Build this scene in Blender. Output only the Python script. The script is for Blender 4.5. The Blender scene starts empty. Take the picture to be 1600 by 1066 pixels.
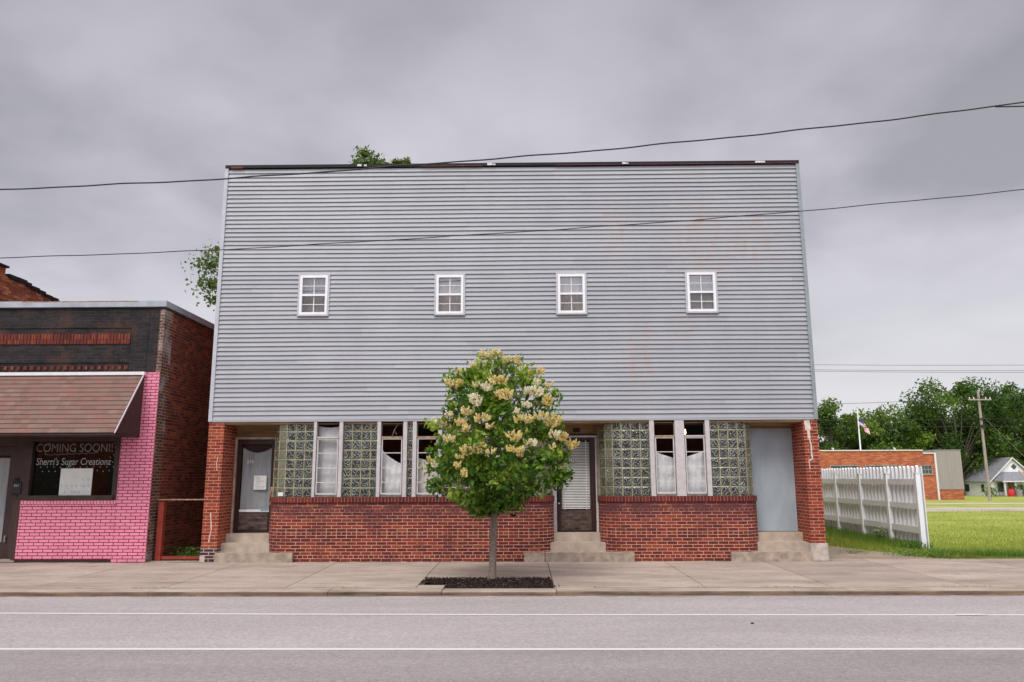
import bpy, math, random
import numpy as np
from math import radians, sin, cos, pi, sqrt, floor
from mathutils import Vector, Matrix

S = bpy.context.scene
COL = S.collection
random.seed(7)
rng = np.random.default_rng(11)

# ------------------------------------------------------------------ camera
cam_d = bpy.data.cameras.new('camera'); cam = bpy.data.objects.new('camera', cam_d); COL.objects.link(cam)
cam_d.sensor_width = 36.0; cam_d.lens = 36.0 * 1192.0 / 1600.0
cam_d.clip_end = 2000; cam_d.clip_start = 0.1
yaw, pitch, roll = radians(.7765), radians(10.2036), radians(.2018)
cam.matrix_world = (Matrix.Translation((0, -16.6, 1.72)) @ Matrix.Rotation(yaw, 4, 'Z')
                    @ Matrix.Rotation(pi/2 + pitch, 4, 'X') @ Matrix.Rotation(-roll, 4, 'Z'))
S.camera = cam

# ------------------------------------------------------------------ world
SUN_EL, SUN_AZ = radians(52), radians(205)      # azimuth clockwise from +Y
world = bpy.data.worlds.new('World'); S.world = world; world.use_nodes = True
wn, wl = world.node_tree.nodes, world.node_tree.links
wn.clear()
def N(nodes, t, **kw):
    n = nodes.new(t)
    for k, v in kw.items(): setattr(n, k, v)
    return n
def math_node(nodes, links, op, a, b=None, c=None, clamp=False):
    n = nodes.new('ShaderNodeMath'); n.operation = op; n.use_clamp = clamp
    for i, v in enumerate((a, b, c)):
        if v is None: continue
        if isinstance(v, (int, float)): n.inputs[i].default_value = v
        else: links.new(v, n.inputs[i])
    return n.outputs[0]
def mixcol(nodes, links, fac, a, b, blend='MIX'):
    n = nodes.new('ShaderNodeMix'); n.data_type = 'RGBA'; n.blend_type = blend
    for sock, v in ((n.inputs[0], fac), (n.inputs[6], a), (n.inputs[7], b)):
        if isinstance(v, (int, float)): sock.default_value = v
        elif isinstance(v, (tuple, list)): sock.default_value = (*v[:3], 1)
        else: links.new(v, sock)
    return n.outputs[2]
def ramp(nodes, links, fac, stops, interp='LINEAR'):
    n = nodes.new('ShaderNodeValToRGB'); cr = n.color_ramp; cr.interpolation = interp
    while len(cr.elements) < len(stops): cr.elements.new(.5)
    for e, (p, c) in zip(cr.elements, stops):
        e.position = p; e.color = (*c[:3], 1) if isinstance(c, (tuple, list)) else (c, c, c, 1)
    if fac is not None: links.new(fac, n.inputs[0])
    return n.outputs[0]
def smooth(nodes, links, x, lo, hi, a=0.0, b=1.0):
    n = nodes.new('ShaderNodeMapRange'); n.interpolation_type = 'SMOOTHSTEP'
    links.new(x, n.inputs[0])
    n.inputs[1].default_value = lo; n.inputs[2].default_value = hi
    n.inputs[3].default_value = a; n.inputs[4].default_value = b
    return n.outputs[0]

sky = N(wn, 'ShaderNodeTexSky', sky_type='NISHITA', sun_disc=False, sun_elevation=SUN_EL, sun_rotation=SUN_AZ)
tc = N(wn, 'ShaderNodeTexCoord'); sp = N(wn, 'ShaderNodeSeparateXYZ'); wl.new(tc.outputs['Generated'], sp.inputs[0])
X, Y, Z = sp.outputs
zc = math_node(wn, wl, 'MAXIMUM', Z, 0.0)
zd = math_node(wn, wl, 'ADD', zc, 0.30)
cx = math_node(wn, wl, 'DIVIDE', X, zd); cy = math_node(wn, wl, 'DIVIDE', Y, zd)
cv = N(wn, 'ShaderNodeCombineXYZ'); wl.new(cx, cv.inputs[0]); wl.new(cy, cv.inputs[1])
n1 = N(wn, 'ShaderNodeTexNoise'); wl.new(cv.outputs[0], n1.inputs['Vector'])
n1.inputs['Scale'].default_value = 1.3; n1.inputs['Detail'].default_value = 4; n1.inputs['Roughness'].default_value = .42; n1.inputs['Distortion'].default_value = .35
n2 = N(wn, 'ShaderNodeTexNoise'); wl.new(cv.outputs[0], n2.inputs['Vector'])
n2.inputs['Scale'].default_value = 3.2; n2.inputs['Detail'].default_value = 4; n2.inputs['Roughness'].default_value = .5
nn = math_node(wn, wl, 'ADD', math_node(wn, wl, 'MULTIPLY', n1.outputs[0], .68), math_node(wn, wl, 'MULTIPLY', n2.outputs[0], .32))
cl = ramp(wn, wl, nn, [(.36, (.31, .305, .34)), (.44, (.40, .392, .437)), (.52, (.49, .48, .53)), (.62, (.56, .55, .60))])
# paler towards the horizon, most of all to the right
hz = smooth(wn, wl, Z, 0.0, .30, 1.0, 0.0)
rt = smooth(wn, wl, X, -.5, .65, .5, 1.0)
hz = math_node(wn, wl, 'MULTIPLY', hz, rt)
col = mixcol(wn, wl, hz, cl, (.63, .625, .645))
# darker deck overhead of the view, bright veil beyond it
top = smooth(wn, wl, Z, .36, .60, 1.0, .74)
col = mixcol(wn, wl, 1.0, col, top, 'MULTIPLY')
zen = smooth(wn, wl, Z, .68, .95, 1.0, 3.4)
col = mixcol(wn, wl, 1.0, col, zen, 'MULTIPLY')
back = smooth(wn, wl, Y, .05, -.55, 1.0, 2.3)
col = mixcol(wn, wl, 1.0, col, back, 'MULTIPLY')
col10 = mixcol(wn, wl, 1.0, col, (10, 10, 10), 'MULTIPLY')
fin = mixcol(wn, wl, .96, sky.outputs[0], col10)
bg = N(wn, 'ShaderNodeBackground'); wl.new(fin, bg.inputs[0]); bg.inputs[1].default_value = .1
out = N(wn, 'ShaderNodeOutputWorld'); wl.new(bg.outputs[0], out.inputs[0])

sun_d = bpy.data.lights.new('sun', 'SUN'); sun_d.energy = 1.5; sun_d.angle = radians(22); sun_d.color = (1, .96, .9)
sun = bpy.data.objects.new('sun', sun_d); COL.objects.link(sun)
sd = Vector((sin(SUN_AZ)*cos(SUN_EL), cos(SUN_AZ)*cos(SUN_EL), sin(SUN_EL)))
sun.rotation_euler = sd.to_track_quat('Z', 'Y').to_euler(); sun.location = sd*50
S.view_settings.view_transform = 'Standard'; S.view_settings.look = 'None'
S.view_settings.exposure = 0.32; S.view_settings.gamma = 1.0
S.render.engine = 'CYCLES'

# ------------------------------------------------------------------ mesh helpers
class MB:
    def __init__(s): s.v = []; s.f = []; s.uv = {}; s.mi = {}; s.tone = {}
    def face(s, pts, uv=None, mi=0, tone=None):
        i = len(s.v); s.v += [tuple(p) for p in pts]; k = len(s.f); s.f.append(tuple(range(i, i+len(pts))))
        if uv: s.uv[k] = uv
        if mi: s.mi[k] = mi
        if tone is not None: s.tone[k] = tone
    def box(s, x0, x1, y0, y1, z0, z1, mi=0, tone=None):
        if x0 > x1: x0, x1 = x1, x0
        if y0 > y1: y0, y1 = y1, y0
        if z0 > z1: z0, z1 = z1, z0
        p = [(x0,y0,z0),(x1,y0,z0),(x1,y1,z0),(x0,y1,z0),(x0,y0,z1),(x1,y0,z1),(x1,y1,z1),(x0,y1,z1)]
        for f in ((0,1,5,4),(1,2,6,5),(2,3,7,6),(3,0,4,7),(4,5,6,7),(3,2,1,0)):
            s.face([p[i] for i in f], mi=mi, tone=tone)
        return s
    def prism(s, poly, z0, z1, mi=0):                 # poly in xy, extruded in z
        n = len(poly)
        s.face([(x, y, z1) for x, y in poly], mi=mi); s.face([(x, y, z0) for x, y in reversed(poly)], mi=mi)
        for i in range(n):
            a, b = poly[i], poly[(i+1) % n]
            s.face([(a[0],a[1],z0),(b[0],b[1],z0),(b[0],b[1],z1),(a[0],a[1],z1)], mi=mi)
        return s
    def xprism(s, poly, x0, x1, mi=0):                # poly in yz, extruded in x
        n = len(poly)
        s.face([(x0, y, z) for y, z in poly], mi=mi); s.face([(x1, y, z) for y, z in reversed(poly)], mi=mi)
        for i in range(n):
            a, b = poly[i], poly[(i+1) % n]
            s.face([(x0,a[0],a[1]),(x1,a[0],a[1]),(x1,b[0],b[1]),(x0,b[0],b[1])], mi=mi)
        return s
    def tube(s, pts, r, n=8, cap=True, mi=0):
        pts = [Vector(p) for p in pts]; rs = r if isinstance(r, (list, tuple)) else [r]*len(pts)
        base = len(s.v); prev = None
        for i, p in enumerate(pts):
            d = (pts[min(i+1, len(pts)-1)] - pts[max(i-1, 0)]).normalized()
            a = prev if prev is not None else (Vector((0,0,1)) if abs(d.z) < .9 else Vector((1,0,0)))
            u = d.cross(a).normalized(); w = u.cross(d).normalized(); prev = w
            for k in range(n):
                t = 2*pi*k/n; s.v.append(tuple(p + (u*cos(t) + w*sin(t))*rs[i]))
        for i in range(len(pts)-1):
            for k in range(n):
                q = (base+i*n+k, base+i*n+(k+1) % n, base+(i+1)*n+(k+1) % n, base+(i+1)*n+k)
                if mi: s.mi[len(s.f)] = mi
                s.f.append(q)
        if cap:
            s.f.append(tuple(base+k for k in reversed(range(n)))); s.f.append(tuple(base+(len(pts)-1)*n+k for k in range(n)))
        return s
    def build(s, name, mats, parent=None, smooth=False, bevel=0, label=None, cat=None, group=None, kind=None):
        me = bpy.data.meshes.new(name)
        off = Vector((0, 0, 0))
        V = np.array(s.v, dtype=float)
        if parent is not None:
            off = Vector(ROOTLOC.get(parent.name, (0, 0, 0)))
        elif kind != 'structure':
            mn, mx = V.min(0), V.max(0); off = Vector(((mn[0]+mx[0])/2, (mn[1]+mx[1])/2, mn[2]))
        V2 = V - np.array(off)
        me.from_pydata(V2.tolist(), [], s.f)
        if not isinstance(mats, (list, tuple)): mats = [mats]
        for m in mats: me.materials.append(m)
        for k, m in s.mi.items(): me.polygons[k].material_index = m
        uvl = me.uv_layers.new(name='UVMap')
        if s.tone:
            at = me.attributes.new('tone', 'FLOAT', 'FACE')
            arr = np.full(len(s.f), .5); 
            for k, t in s.tone.items(): arr[k] = t
            at.data.foreach_set('value', arr)
        for k, p in enumerate(me.polygons):
            if k in s.uv:
                for li, u in zip(p.loop_indices, s.uv[k]): uvl.data[li].uv = u
            else:
                nx, ny, nz = abs(p.normal.x), abs(p.normal.y), abs(p.normal.z)
                for li, vi in zip(p.loop_indices, p.vertices):
                    v = V[vi]
                    uvl.data[li].uv = (v[0], v[1]) if nz > .75 else ((v[0], v[2]) if ny >= nx else (v[1], v[2]))
        if smooth:
            for p in me.polygons: p.use_smooth = True
        o = bpy.data.objects.new(name, me); COL.objects.link(o)
        ROOTLOC[o.name] = tuple(off)
        if parent is not None: o.parent = parent
        else: o.location = off
        if bevel:
            b = o.modifiers.new('Bevel', 'BEVEL'); b.width = bevel; b.segments = 2; b.limit_method = 'ANGLE'; b.angle_limit = radians(40)
        tagit(o, label, cat, group, kind)
        return o
ROOTLOC = {}
def tagit(o, label=None, cat=None, group=None, kind=None):
    if label: o['label'] = label
    if cat: o['category'] = cat
    if group: o['group'] = group
    if kind: o['kind'] = kind
def thing(name, loc, label, cat, group=None):
    o = bpy.data.objects.new(name, None); COL.objects.link(o); o.location = loc; o.empty_display_size = .2
    ROOTLOC[o.name] = tuple(loc); tagit(o, label, cat, group); return o
def np_mesh(name, V, F, mat, parent=None, tone=None, off=(0,0,0), smooth=False, **tags):
    """V (n,3), F (m,k) constant k"""
    me = bpy.data.meshes.new(name); V = np.asarray(V, dtype=np.float32) - np.array(off, dtype=np.float32); F = np.asarray(F, dtype=np.int32)
    me.vertices.add(len(V)); me.vertices.foreach_set('co', V.ravel())
    k = F.shape[1]; me.loops.add(F.size); me.loops.foreach_set('vertex_index', F.ravel())
    me.polygons.add(len(F)); me.polygons.foreach_set('loop_start', np.arange(0, F.size, k, dtype=np.int32))
    me.update(calc_edges=True); me.validate()
    if tone is not None:
        at = me.attributes.new('tone', 'FLOAT', 'FACE'); at.data.foreach_set('value', np.asarray(tone, dtype=np.float32))
    me.materials.append(mat)
    if smooth: me.polygons.foreach_set('use_smooth', np.ones(len(F), dtype=bool))
    o = bpy.data.objects.new(name, me); COL.objects.link(o); ROOTLOC[o.name] = tuple(off)
    if parent is not None: o.parent = parent
    else: o.location = off
    tagit(o, **tags)
    return o

# ------------------------------------------------------------------ materials
def new_mat(name):
    m = bpy.data.materials.new(name); m.use_nodes = True
    nt = m.node_tree; b = nt.nodes['Principled BSDF']
    return m, nt.nodes, nt.links, b
def uvcoord(n, l):
    t = N(n, 'ShaderNodeTexCoord'); return t.outputs['UV']
def pos(n, l):
    return N(n, 'ShaderNodeNewGeometry').outputs['Position']
def noise(n, l, vec, scale, detail=4, rough=.5, stretch=None, dist=0):
    if stretch:
        mp = N(n, 'ShaderNodeMapping'); mp.inputs['Scale'].default_value = stretch; l.new(vec, mp.inputs[0]); vec = mp.outputs[0]
    t = N(n, 'ShaderNodeTexNoise'); l.new(vec, t.inputs['Vector'])
    t.inputs['Scale'].default_value = scale; t.inputs['Detail'].default_value = detail; t.inputs['Roughness'].default_value = rough; t.inputs['Distortion'].default_value = dist
    return t.outputs[0]
def bump(n, l, b, h, strength=.3, dist=.01):
    bp = N(n, 'ShaderNodeBump'); bp.inputs['Strength'].default_value = strength; bp.inputs['Distance'].default_value = dist
    l.new(h, bp.inputs['Height']); l.new(bp.outputs[0], b.inputs['Normal'])
def plain(name, c, rough=.6, var=.12, scale=6, metal=0, spec=.4, stretch=None, bmp=.1):
    m, n, l, b = new_mat(name)
    f = noise(n, l, pos(n, l), scale, 5, .6, stretch)
    lo = tuple(x*(1-var*1.6) for x in c); hi = tuple(min(1, x*(1+var*1.4)) for x in c)
    l.new(ramp(n, l, f, [(.3, lo), (.7, hi)]), b.inputs['Base Color'])
    b.inputs['Roughness'].default_value = rough; b.inputs['Metallic'].default_value = metal
    b.inputs['Specular IOR Level'].default_value = spec
    if bmp: bump(n, l, b, f, bmp, .01)
    return m

def brick_mat(name, cols, mortar, w=.215, h=.068, m=.011, header=True, hoff=0, rough=.8, grime=None, grime_amt=0, mvar=.25, bstr=.6, soldier=False, missing=0, v0=0, tint=.35, band=None, bigv=.25):
    M, n, l, b = new_mat(name)
    sp = N(n, 'ShaderNodeSeparateXYZ'); l.new(uvcoord(n, l), sp.inputs[0])
    u, v = sp.outputs[0], sp.outputs[1]
    if soldier: u, v = v, u
    P = pos(n, l)
    jig = noise(n, l, P, 22, 3, .6)
    jj = math_node(n, l, 'MULTIPLY', math_node(n, l, 'SUBTRACT', jig, .5), .014)
    v = math_node(n, l, 'ADD', math_node(n, l, 'ADD', v, jj), -v0)
    u = math_node(n, l, 'ADD', u, math_node(n, l, 'MULTIPLY', jj, -.6))
    vr = math_node(n, l, 'DIVIDE', v, h); row = math_node(n, l, 'FLOOR', vr)
    fv = math_node(n, l, 'FRACT', vr)
    odd = math_node(n, l, 'MODULO', math_node(n, l, 'ADD', row, 1000), 2)
    W = w
    if header:
        md = math_node(n, l, 'MODULO', math_node(n, l, 'ADD', row, 996 + hoff), 7)
        ish = math_node(n, l, 'COMPARE', md, 0, .1)
        W = math_node(n, l, 'MULTIPLY', math_node(n, l, 'SUBTRACT', 1, math_node(n, l, 'MULTIPLY', ish, .5)), w)
    uw = math_node(n, l, 'DIVIDE', u, W)
    if not soldier: uw = math_node(n, l, 'ADD', uw, math_node(n, l, 'MULTIPLY', odd, .5))
    ci = math_node(n, l, 'FLOOR', uw); fu = math_node(n, l, 'FRACT', uw)
    du = math_node(n, l, 'MULTIPLY', math_node(n, l, 'MINIMUM', fu, math_node(n, l, 'SUBTRACT', 1, fu)), W)
    dv = math_node(n, l, 'MULTIPLY', math_node(n, l, 'MINIMUM', fv, math_node(n, l, 'SUBTRACT', 1, fv)), h)
    d = math_node(n, l, 'MINIMUM', du, dv)
    mask = smooth(n, l, d, m*.5-.0022, m*.5+.0022)
    cc = N(n, 'ShaderNodeCombineXYZ'); l.new(ci, cc.inputs[0]); l.new(row, cc.inputs[1])
    wh = N(n, 'ShaderNodeTexWhiteNoise', noise_dimensions='2D'); l.new(cc.outputs[0], wh.inputs['Vector'])
    k = len(cols); bc = ramp(n, l, wh.outputs[0], [((i)/(k), c) for i, c in enumerate(cols)], 'CONSTANT')
    big = noise(n, l, P, 1.1, 4, .6); fine = noise(n, l, P, 60, 3, .7)
    bc = mixcol(n, l, 1, bc, ramp(n, l, fine, [(.3, 1-tint), (.7, 1+tint*.8)]), 'MULTIPLY')
    bc = mixcol(n, l, 1, bc, ramp(n, l, big, [(.3, 1-bigv), (.7, 1+bigv*.8)]), 'MULTIPLY')
    mn = noise(n, l, P, 5, 4, .6)
    mc = ramp(n, l, mn, [(.3, tuple(x*(1-mvar) for x in mortar)), (.7, tuple(min(1, x*(1+mvar)) for x in mortar))])
    colr = mixcol(n, l, mask, mc, bc)
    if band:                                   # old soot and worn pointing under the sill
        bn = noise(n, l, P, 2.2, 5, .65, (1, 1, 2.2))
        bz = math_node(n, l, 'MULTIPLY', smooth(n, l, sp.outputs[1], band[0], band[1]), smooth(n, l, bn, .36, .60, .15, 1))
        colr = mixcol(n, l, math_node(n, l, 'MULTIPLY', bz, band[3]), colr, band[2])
    if grime:
        gn = noise(n, l, P, 1.7, 5, .65)
        g = smooth(n, l, gn, .48, .66, 0, grime_amt)
        colr = mixcol(n, l, g, colr, grime)
    l.new(colr, b.inputs['Base Color']); b.inputs['Roughness'].default_value = rough; b.inputs['Specular IOR Level'].default_value = .25
    hh = math_node(n, l, 'ADD', mask, math_node(n, l, 'MULTIPLY', fine, .25))
    bump(n, l, b, hh, bstr, .006)
    return M

RED = [(.21,.031,.019), (.165,.023,.016), (.24,.040,.021), (.125,.020,.017), (.28,.055,.026), (.19,.027,.018), (.15,.026,.02)]
M = {}
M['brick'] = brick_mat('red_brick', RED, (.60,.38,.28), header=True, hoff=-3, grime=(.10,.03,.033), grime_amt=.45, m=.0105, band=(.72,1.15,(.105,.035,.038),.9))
M['brick_pillar'] = brick_mat('red_brick_pillar', [(.29,.048,.022),(.23,.036,.017),(.33,.062,.027),(.18,.028,.015),(.27,.044,.021)], (.50,.28,.20), header=False)
M['brick_sill'] = brick_mat('rowlock_brick', [(.15,.022,.017),(.11,.017,.016),(.18,.030,.020),(.13,.024,.024)], (.33,.18,.14), w=.072, h=.8, header=False, m=.009, v0=-.4)
M['brick_base'] = brick_mat('dark_base_brick', [(.07,.03,.035),(.10,.035,.035),(.05,.028,.035)], (.6,.52,.45), header=False)
M['pink'] = brick_mat('pink_painted_brick', [(.80,.26,.37),(.82,.28,.39),(.78,.245,.355),(.81,.27,.38)], (.10,.006,.025), header=False, tint=.06, m=.0145, mvar=.15, bigv=.05, bstr=.25, rough=.55)
M['pink_row'] = brick_mat('pink_rowlock', [(.84,.30,.38),(.86,.34,.42),(.80,.27,.35)], (.22,.02,.06), w=.072, h=.8, header=False, tint=.06, v0=-.4, mvar=.15, rough=.55)
M['black_brick'] = brick_mat('black_painted_brick', [(.020,.019,.022),(.024,.022,.025),(.017,.016,.018),(.029,.025,.026)], (.05,.034,.026), header=False, m=.008, mvar=.95, grime=(.13,.06,.035), grime_amt=.32)
M['side_brick'] = brick_mat('old_dark_brick', [(.19,.040,.022),(.15,.030,.019),(.24,.055,.028),(.10,.022,.017),(.29,.075,.035)], (.24,.13,.09), header=True, grime=(.09,.03,.025), grime_amt=.5)
M['edge_brick'] = brick_mat('weathered_corner_brick', [(.10,.035,.025),(.06,.03,.026),(.16,.05,.03)], (.33,.25,.19), header=False, m=.012, grime=(.50,.45,.42), grime_amt=.42)
M['soldier'] = brick_mat('soldier_course', [(.20,.035,.02),(.14,.025,.02),(.26,.06,.03),(.17,.03,.02)], (.05,.03,.025), w=.8, h=.075, header=False, soldier=True, m=.012)
M['old_orange'] = brick_mat('orange_old_brick', [(.34,.08,.035),(.42,.12,.05),(.24,.05,.025),(.30,.07,.03),(.48,.17,.08)], (.16,.09,.06), header=False, grime=(.12,.05,.04), grime_amt=.5)
M['far_brick'] = brick_mat('far_orange_brick', [(.46,.13,.055),(.40,.10,.045),(.52,.17,.075),(.33,.08,.04)], (.42,.20,.12), header=False, w=.4, h=.1, m=.015)

# siding
def siding_mat():
    m, n, l, b = new_mat('lavender_grey_siding')
    P = pos(n, l); at = N(n, 'ShaderNodeAttribute', attribute_name='tone')
    f = noise(n, l, P, 1.2, 5, .6, (1, 1, .5))
    base = ramp(n, l, at.outputs['Fac'], [(0, (.325,.335,.362)), (1, (.375,.382,.405))])
    base = mixcol(n, l, 1, base, ramp(n, l, f, [(.3, .92), (.7, 1.05)]), 'MULTIPLY')
    sp = N(n, 'ShaderNodeSeparateXYZ'); l.new(P, sp.inputs[0])
    def blob(cx, cz, rx, rz):
        a = math_node(n, l, 'DIVIDE', math_node(n, l, 'SUBTRACT', sp.outputs[0], cx), rx)
        c = math_node(n, l, 'DIVIDE', math_node(n, l, 'SUBTRACT', sp.outputs[2], cz), rz)
        r = math_node(n, l, 'SQRT', math_node(n, l, 'ADD', math_node(n, l, 'MULTIPLY', a, a), math_node(n, l, 'MULTIPLY', c, c)))
        return smooth(n, l, r, .1, 1.0, 1, 0)
    t = None
    for a in ((4.1,7.45,1.1,.7),(4.0,6.8,1.2,1.4),(3.55,5.05,.35,.5),(2.1,7.3,.5,1.2),(3.9,8.55,.8,.14),(5.2,7.0,.9,1.0),(2.6,4.3,.6,1.3)):
        k = blob(*a); t = k if t is None else math_node(n, l, 'MAXIMUM', t, k)
    rn = noise(n, l, P, 6, 5, .7, (1, 1, .35))
    rm = math_node(n, l, 'MULTIPLY', t, smooth(n, l, rn, .44, .66), clamp=True)
    base = mixcol(n, l, math_node(n, l, 'MULTIPLY', rm, .36), base, (.42,.22,.13))
    base = mixcol(n, l, math_node(n, l, 'MULTIPLY', t, .10), base, (.46,.42,.33))
    sn = noise(n, l, P, 3, 4, .7, (2.5, 1, .12))
    base = mixcol(n, l, smooth(n, l, sn, .56, .78, 0, .16), base, (.34,.33,.33))
    l.new(base, b.inputs['Base Color']); b.inputs['Roughness'].default_value = .5; b.inputs['Specular IOR Level'].default_value = .35
    bump(n, l, b, noise(n, l, P, 2.5, 3, .5, (.6, 1, 3)), .2, .02)
    return m
M['siding'] = siding_mat()
M['siding_gap'] = plain('siding_gap_shade', (.19,.19,.21), .9)  # dark tone paints the lap shadow into gaps and board undersides
M['trim_grey'] = plain('pale_grey_trim', (.46,.47,.51), .5, .06)
M['trim_green'] = plain('greenish_grey_trim', (.25,.29,.30), .5, .08)
M['flash_dark'] = plain('dark_rusty_flashing', (.006,.004,.005), .7, .5, 3)
M['flash_red'] = plain('red_flashing', (.15,.03,.028), .7, .3)
M['white_bit'] = plain('pale_mortar_lump', (.62,.62,.60), .9, .2, 20)
M['vinyl'] = plain('white_vinyl', (.80,.80,.80), .4, .03)
M['grille'] = plain('window_grille', (.70,.70,.70), .4, .03)
M['post_white'] = plain('weathered_white_paint', (.53,.50,.495), .6, .07, 9)
M['sash'] = plain('white_storm_sash', (.56,.55,.55), .5, .08, 9)
M['sub_frame'] = plain('brown_grey_subframe', (.27,.21,.175), .7, .25, 9)
M['rust_bar'] = plain('rusty_bar', (.42,.27,.16), .7, .4, 14)
M['plywood'] = plain('tan_plywood', (.30,.19,.095), .75, .3, 2.2, stretch=(.5,1,5))
M['jamb_tan'] = plain('tan_jamb', (.42,.33,.25), .7, .2, 8)
M['jamb_white'] = plain('white_jamb', (.62,.58,.58), .6, .1, 8)
M['door_brown'] = plain('dark_brown_door', (.035,.014,.012), .45, .3, 5, stretch=(4,1,.5))
M['kick'] = plain('worn_kick_panel', (.085,.055,.045), .6, .6, 5, stretch=(1,1,3))
M['blue_panel'] = plain('blue_grey_plywood', (.37,.435,.475), .6, .08, 3, stretch=(1,1,.4))
M['concrete_step'] = plain('step_concrete', (.46,.375,.295), .85, .12, 5, bmp=.3)
M['concrete_old'] = plain('old_step_concrete', (.37,.30,.235), .9, .22, 7, bmp=.5)
M['plinth'] = plain('painted_concrete_plinth', (.52,.45,.40), .85, .22, 6, bmp=.4)
M['patch'] = plain('pale_crack_patch', (.66,.56,.48), .9, .15, 12)
M['cloth_grey'] = plain('grey_sheet', (.34,.36,.37), .9, .10, 4, stretch=(3,1,.4))
M['cloth_white'] = plain('white_sheet', (.80,.80,.80), .9, .10, 6)
M['cloth_beige'] = plain('beige_sheet', (.78,.70,.66), .9, .08, 6)
M['cloth_pale'] = plain('pale_grey_sheet', (.60,.60,.60), .9, .08, 6)
M['paper'] = plain('paper', (.72,.74,.70), .8, .04)
M['ink'] = plain('faded_ink', (.30,.28,.33), .8, .1)
M['ink_blue'] = plain('blue_marker', (.25,.38,.52), .8, .2)
M['chalk'] = plain('chalk_white', (.36,.36,.35), .8, .1, 30)
M['chalk_dim'] = plain('thin_chalk', (.20,.19,.18), .8, .3, 30)
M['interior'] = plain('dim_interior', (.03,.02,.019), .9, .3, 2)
M['blind'] = plain('white_blind', (.82,.80,.76), .6, .06)
M['black'] = plain('black_metal', (.012,.012,.013), .45, .2)
M['brown_wood'] = plain('dark_brown_wood', (.055,.026,.02), .6, .25, 6, stretch=(6,6,.5))
M['brown_frame'] = plain('brown_frame', (.04,.02,.017), .55, .25, 5)
M['roofing'] = plain('flat_roof', (.08,.08,.085), .9, .2)
M['fascia'] = plain('galvanised_fascia', (.36,.39,.43), .45, .12, 3, metal=.0)
M['rusty'] = plain('rust_edge', (.33,.17,.09), .8, .4, 9)
M['red_iron'] = plain('red_painted_iron', (.30,.045,.03), .5, .2, 7)
M['wire'] = plain('black_cable', (.012,.011,.014), .5, .1)
M['wire_far'] = plain('grey_cable', (.16,.17,.18), .6, .1)
M['pole_wood'] = plain('grey_pole_wood', (.33,.28,.25), .85, .2, 5, stretch=(4,4,.3))
M['fence'] = plain('white_fence_vinyl', (.85,.87,.89), .45, .04, 2)
M['bark'] = plain('grey_bark', (.22,.17,.14), .85, .35, 22, stretch=(1,1,2.5), bmp=.6)
M['bark_far'] = plain('far_bark', (.10,.08,.065), .9, .3, 4)
M['twig_dry'] = plain('dry_twig', (.22,.19,.17), .9, .2)
M['mulch'] = plain('dark_mulch', (.024,.015,.012), .95, .6, 30, bmp=.8)
M['white_wall'] = plain('white_clapboard', (.82,.83,.84), .6, .04, 2)
M['grey_roof'] = plain('grey_shingle', (.22,.22,.24), .85, .18, 3)
M['metal_wall'] = plain('grey_brown_metal_wall', (.34,.31,.29), .6, .08, 1.5, stretch=(6,6,.2))
M['white_trim'] = plain('white_trim', (.72,.72,.72), .5, .05)
M['red_plastic'] = plain('red_plastic', (.55,.03,.04), .4, .1)
M['flag_red'] = plain('flag_red', (.5,.04,.06), .8, .05); M['flag_white'] = plain('flag_white', (.75,.74,.74), .8, .03); M['flag_blue'] = plain('flag_blue', (.03,.05,.2), .8, .05)
M['wood_new'] = plain('new_timber', (.62,.42,.22), .7, .1)
M['navy'] = plain('navy_cloth', (.03,.06,.12), .9, .1)

def shingle_mat():
    m, n, l, b = new_mat('brown_asphalt_shingle')
    sp = N(n, 'ShaderNodeSeparateXYZ'); l.new(uvcoord(n, l), sp.inputs[0])
    v = math_node(n, l, 'ADD', sp.outputs[1], math_node(n, l, 'MULTIPLY', noise(n, l, pos(n, l), 9, 2), .012))
    vr = math_node(n, l, 'DIVIDE', v, .125); row = math_node(n, l, 'FLOOR', vr); fv = math_node(n, l, 'FRACT', vr)
    wrow = N(n, 'ShaderNodeTexWhiteNoise', noise_dimensions='1D'); l.new(row, wrow.inputs['W'])
    uw = math_node(n, l, 'ADD', math_node(n, l, 'DIVIDE', sp.outputs[0], .17), math_node(n, l, 'MULTIPLY', wrow.outputs[0], 7))
    ci = math_node(n, l, 'FLOOR', uw); fu = math_node(n, l, 'FRACT', uw)
    cc = N(n, 'ShaderNodeCombineXYZ'); l.new(ci, cc.inputs[0]); l.new(row, cc.inputs[1])
    wh = N(n, 'ShaderNodeTexWhiteNoise', noise_dimensions='2D'); l.new(cc.outputs[0], wh.inputs['Vector'])
    c = ramp(n, l, wh.outputs[0], [(0, (.175,.105,.084)), (.35, (.205,.128,.104)), (.6, (.225,.118,.098)), (.8, (.185,.128,.104)), (1, (.23,.15,.122))])
    g = noise(n, l, pos(n, l), 120, 2, .7)
    c = mixcol(n, l, 1, c, ramp(n, l, g, [(.3, .75), (.7, 1.25)]), 'MULTIPLY')
    e = smooth(n, l, fv, .0, .12)
    c = mixcol(n, l, e, (.075,.04,.035), c)  # dark band along each row's lower edge paints the lap shadow
    l.new(c, b.inputs['Base Color']); b.inputs['Roughness'].default_value = .95; b.inputs['Specular IOR Level'].default_value = .15
    bump(n, l, b, math_node(n, l, 'ADD', e, math_node(n, l, 'MULTIPLY', fu, .2)), .5, .01)
    return m
M['shingle'] = shingle_mat()

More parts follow.
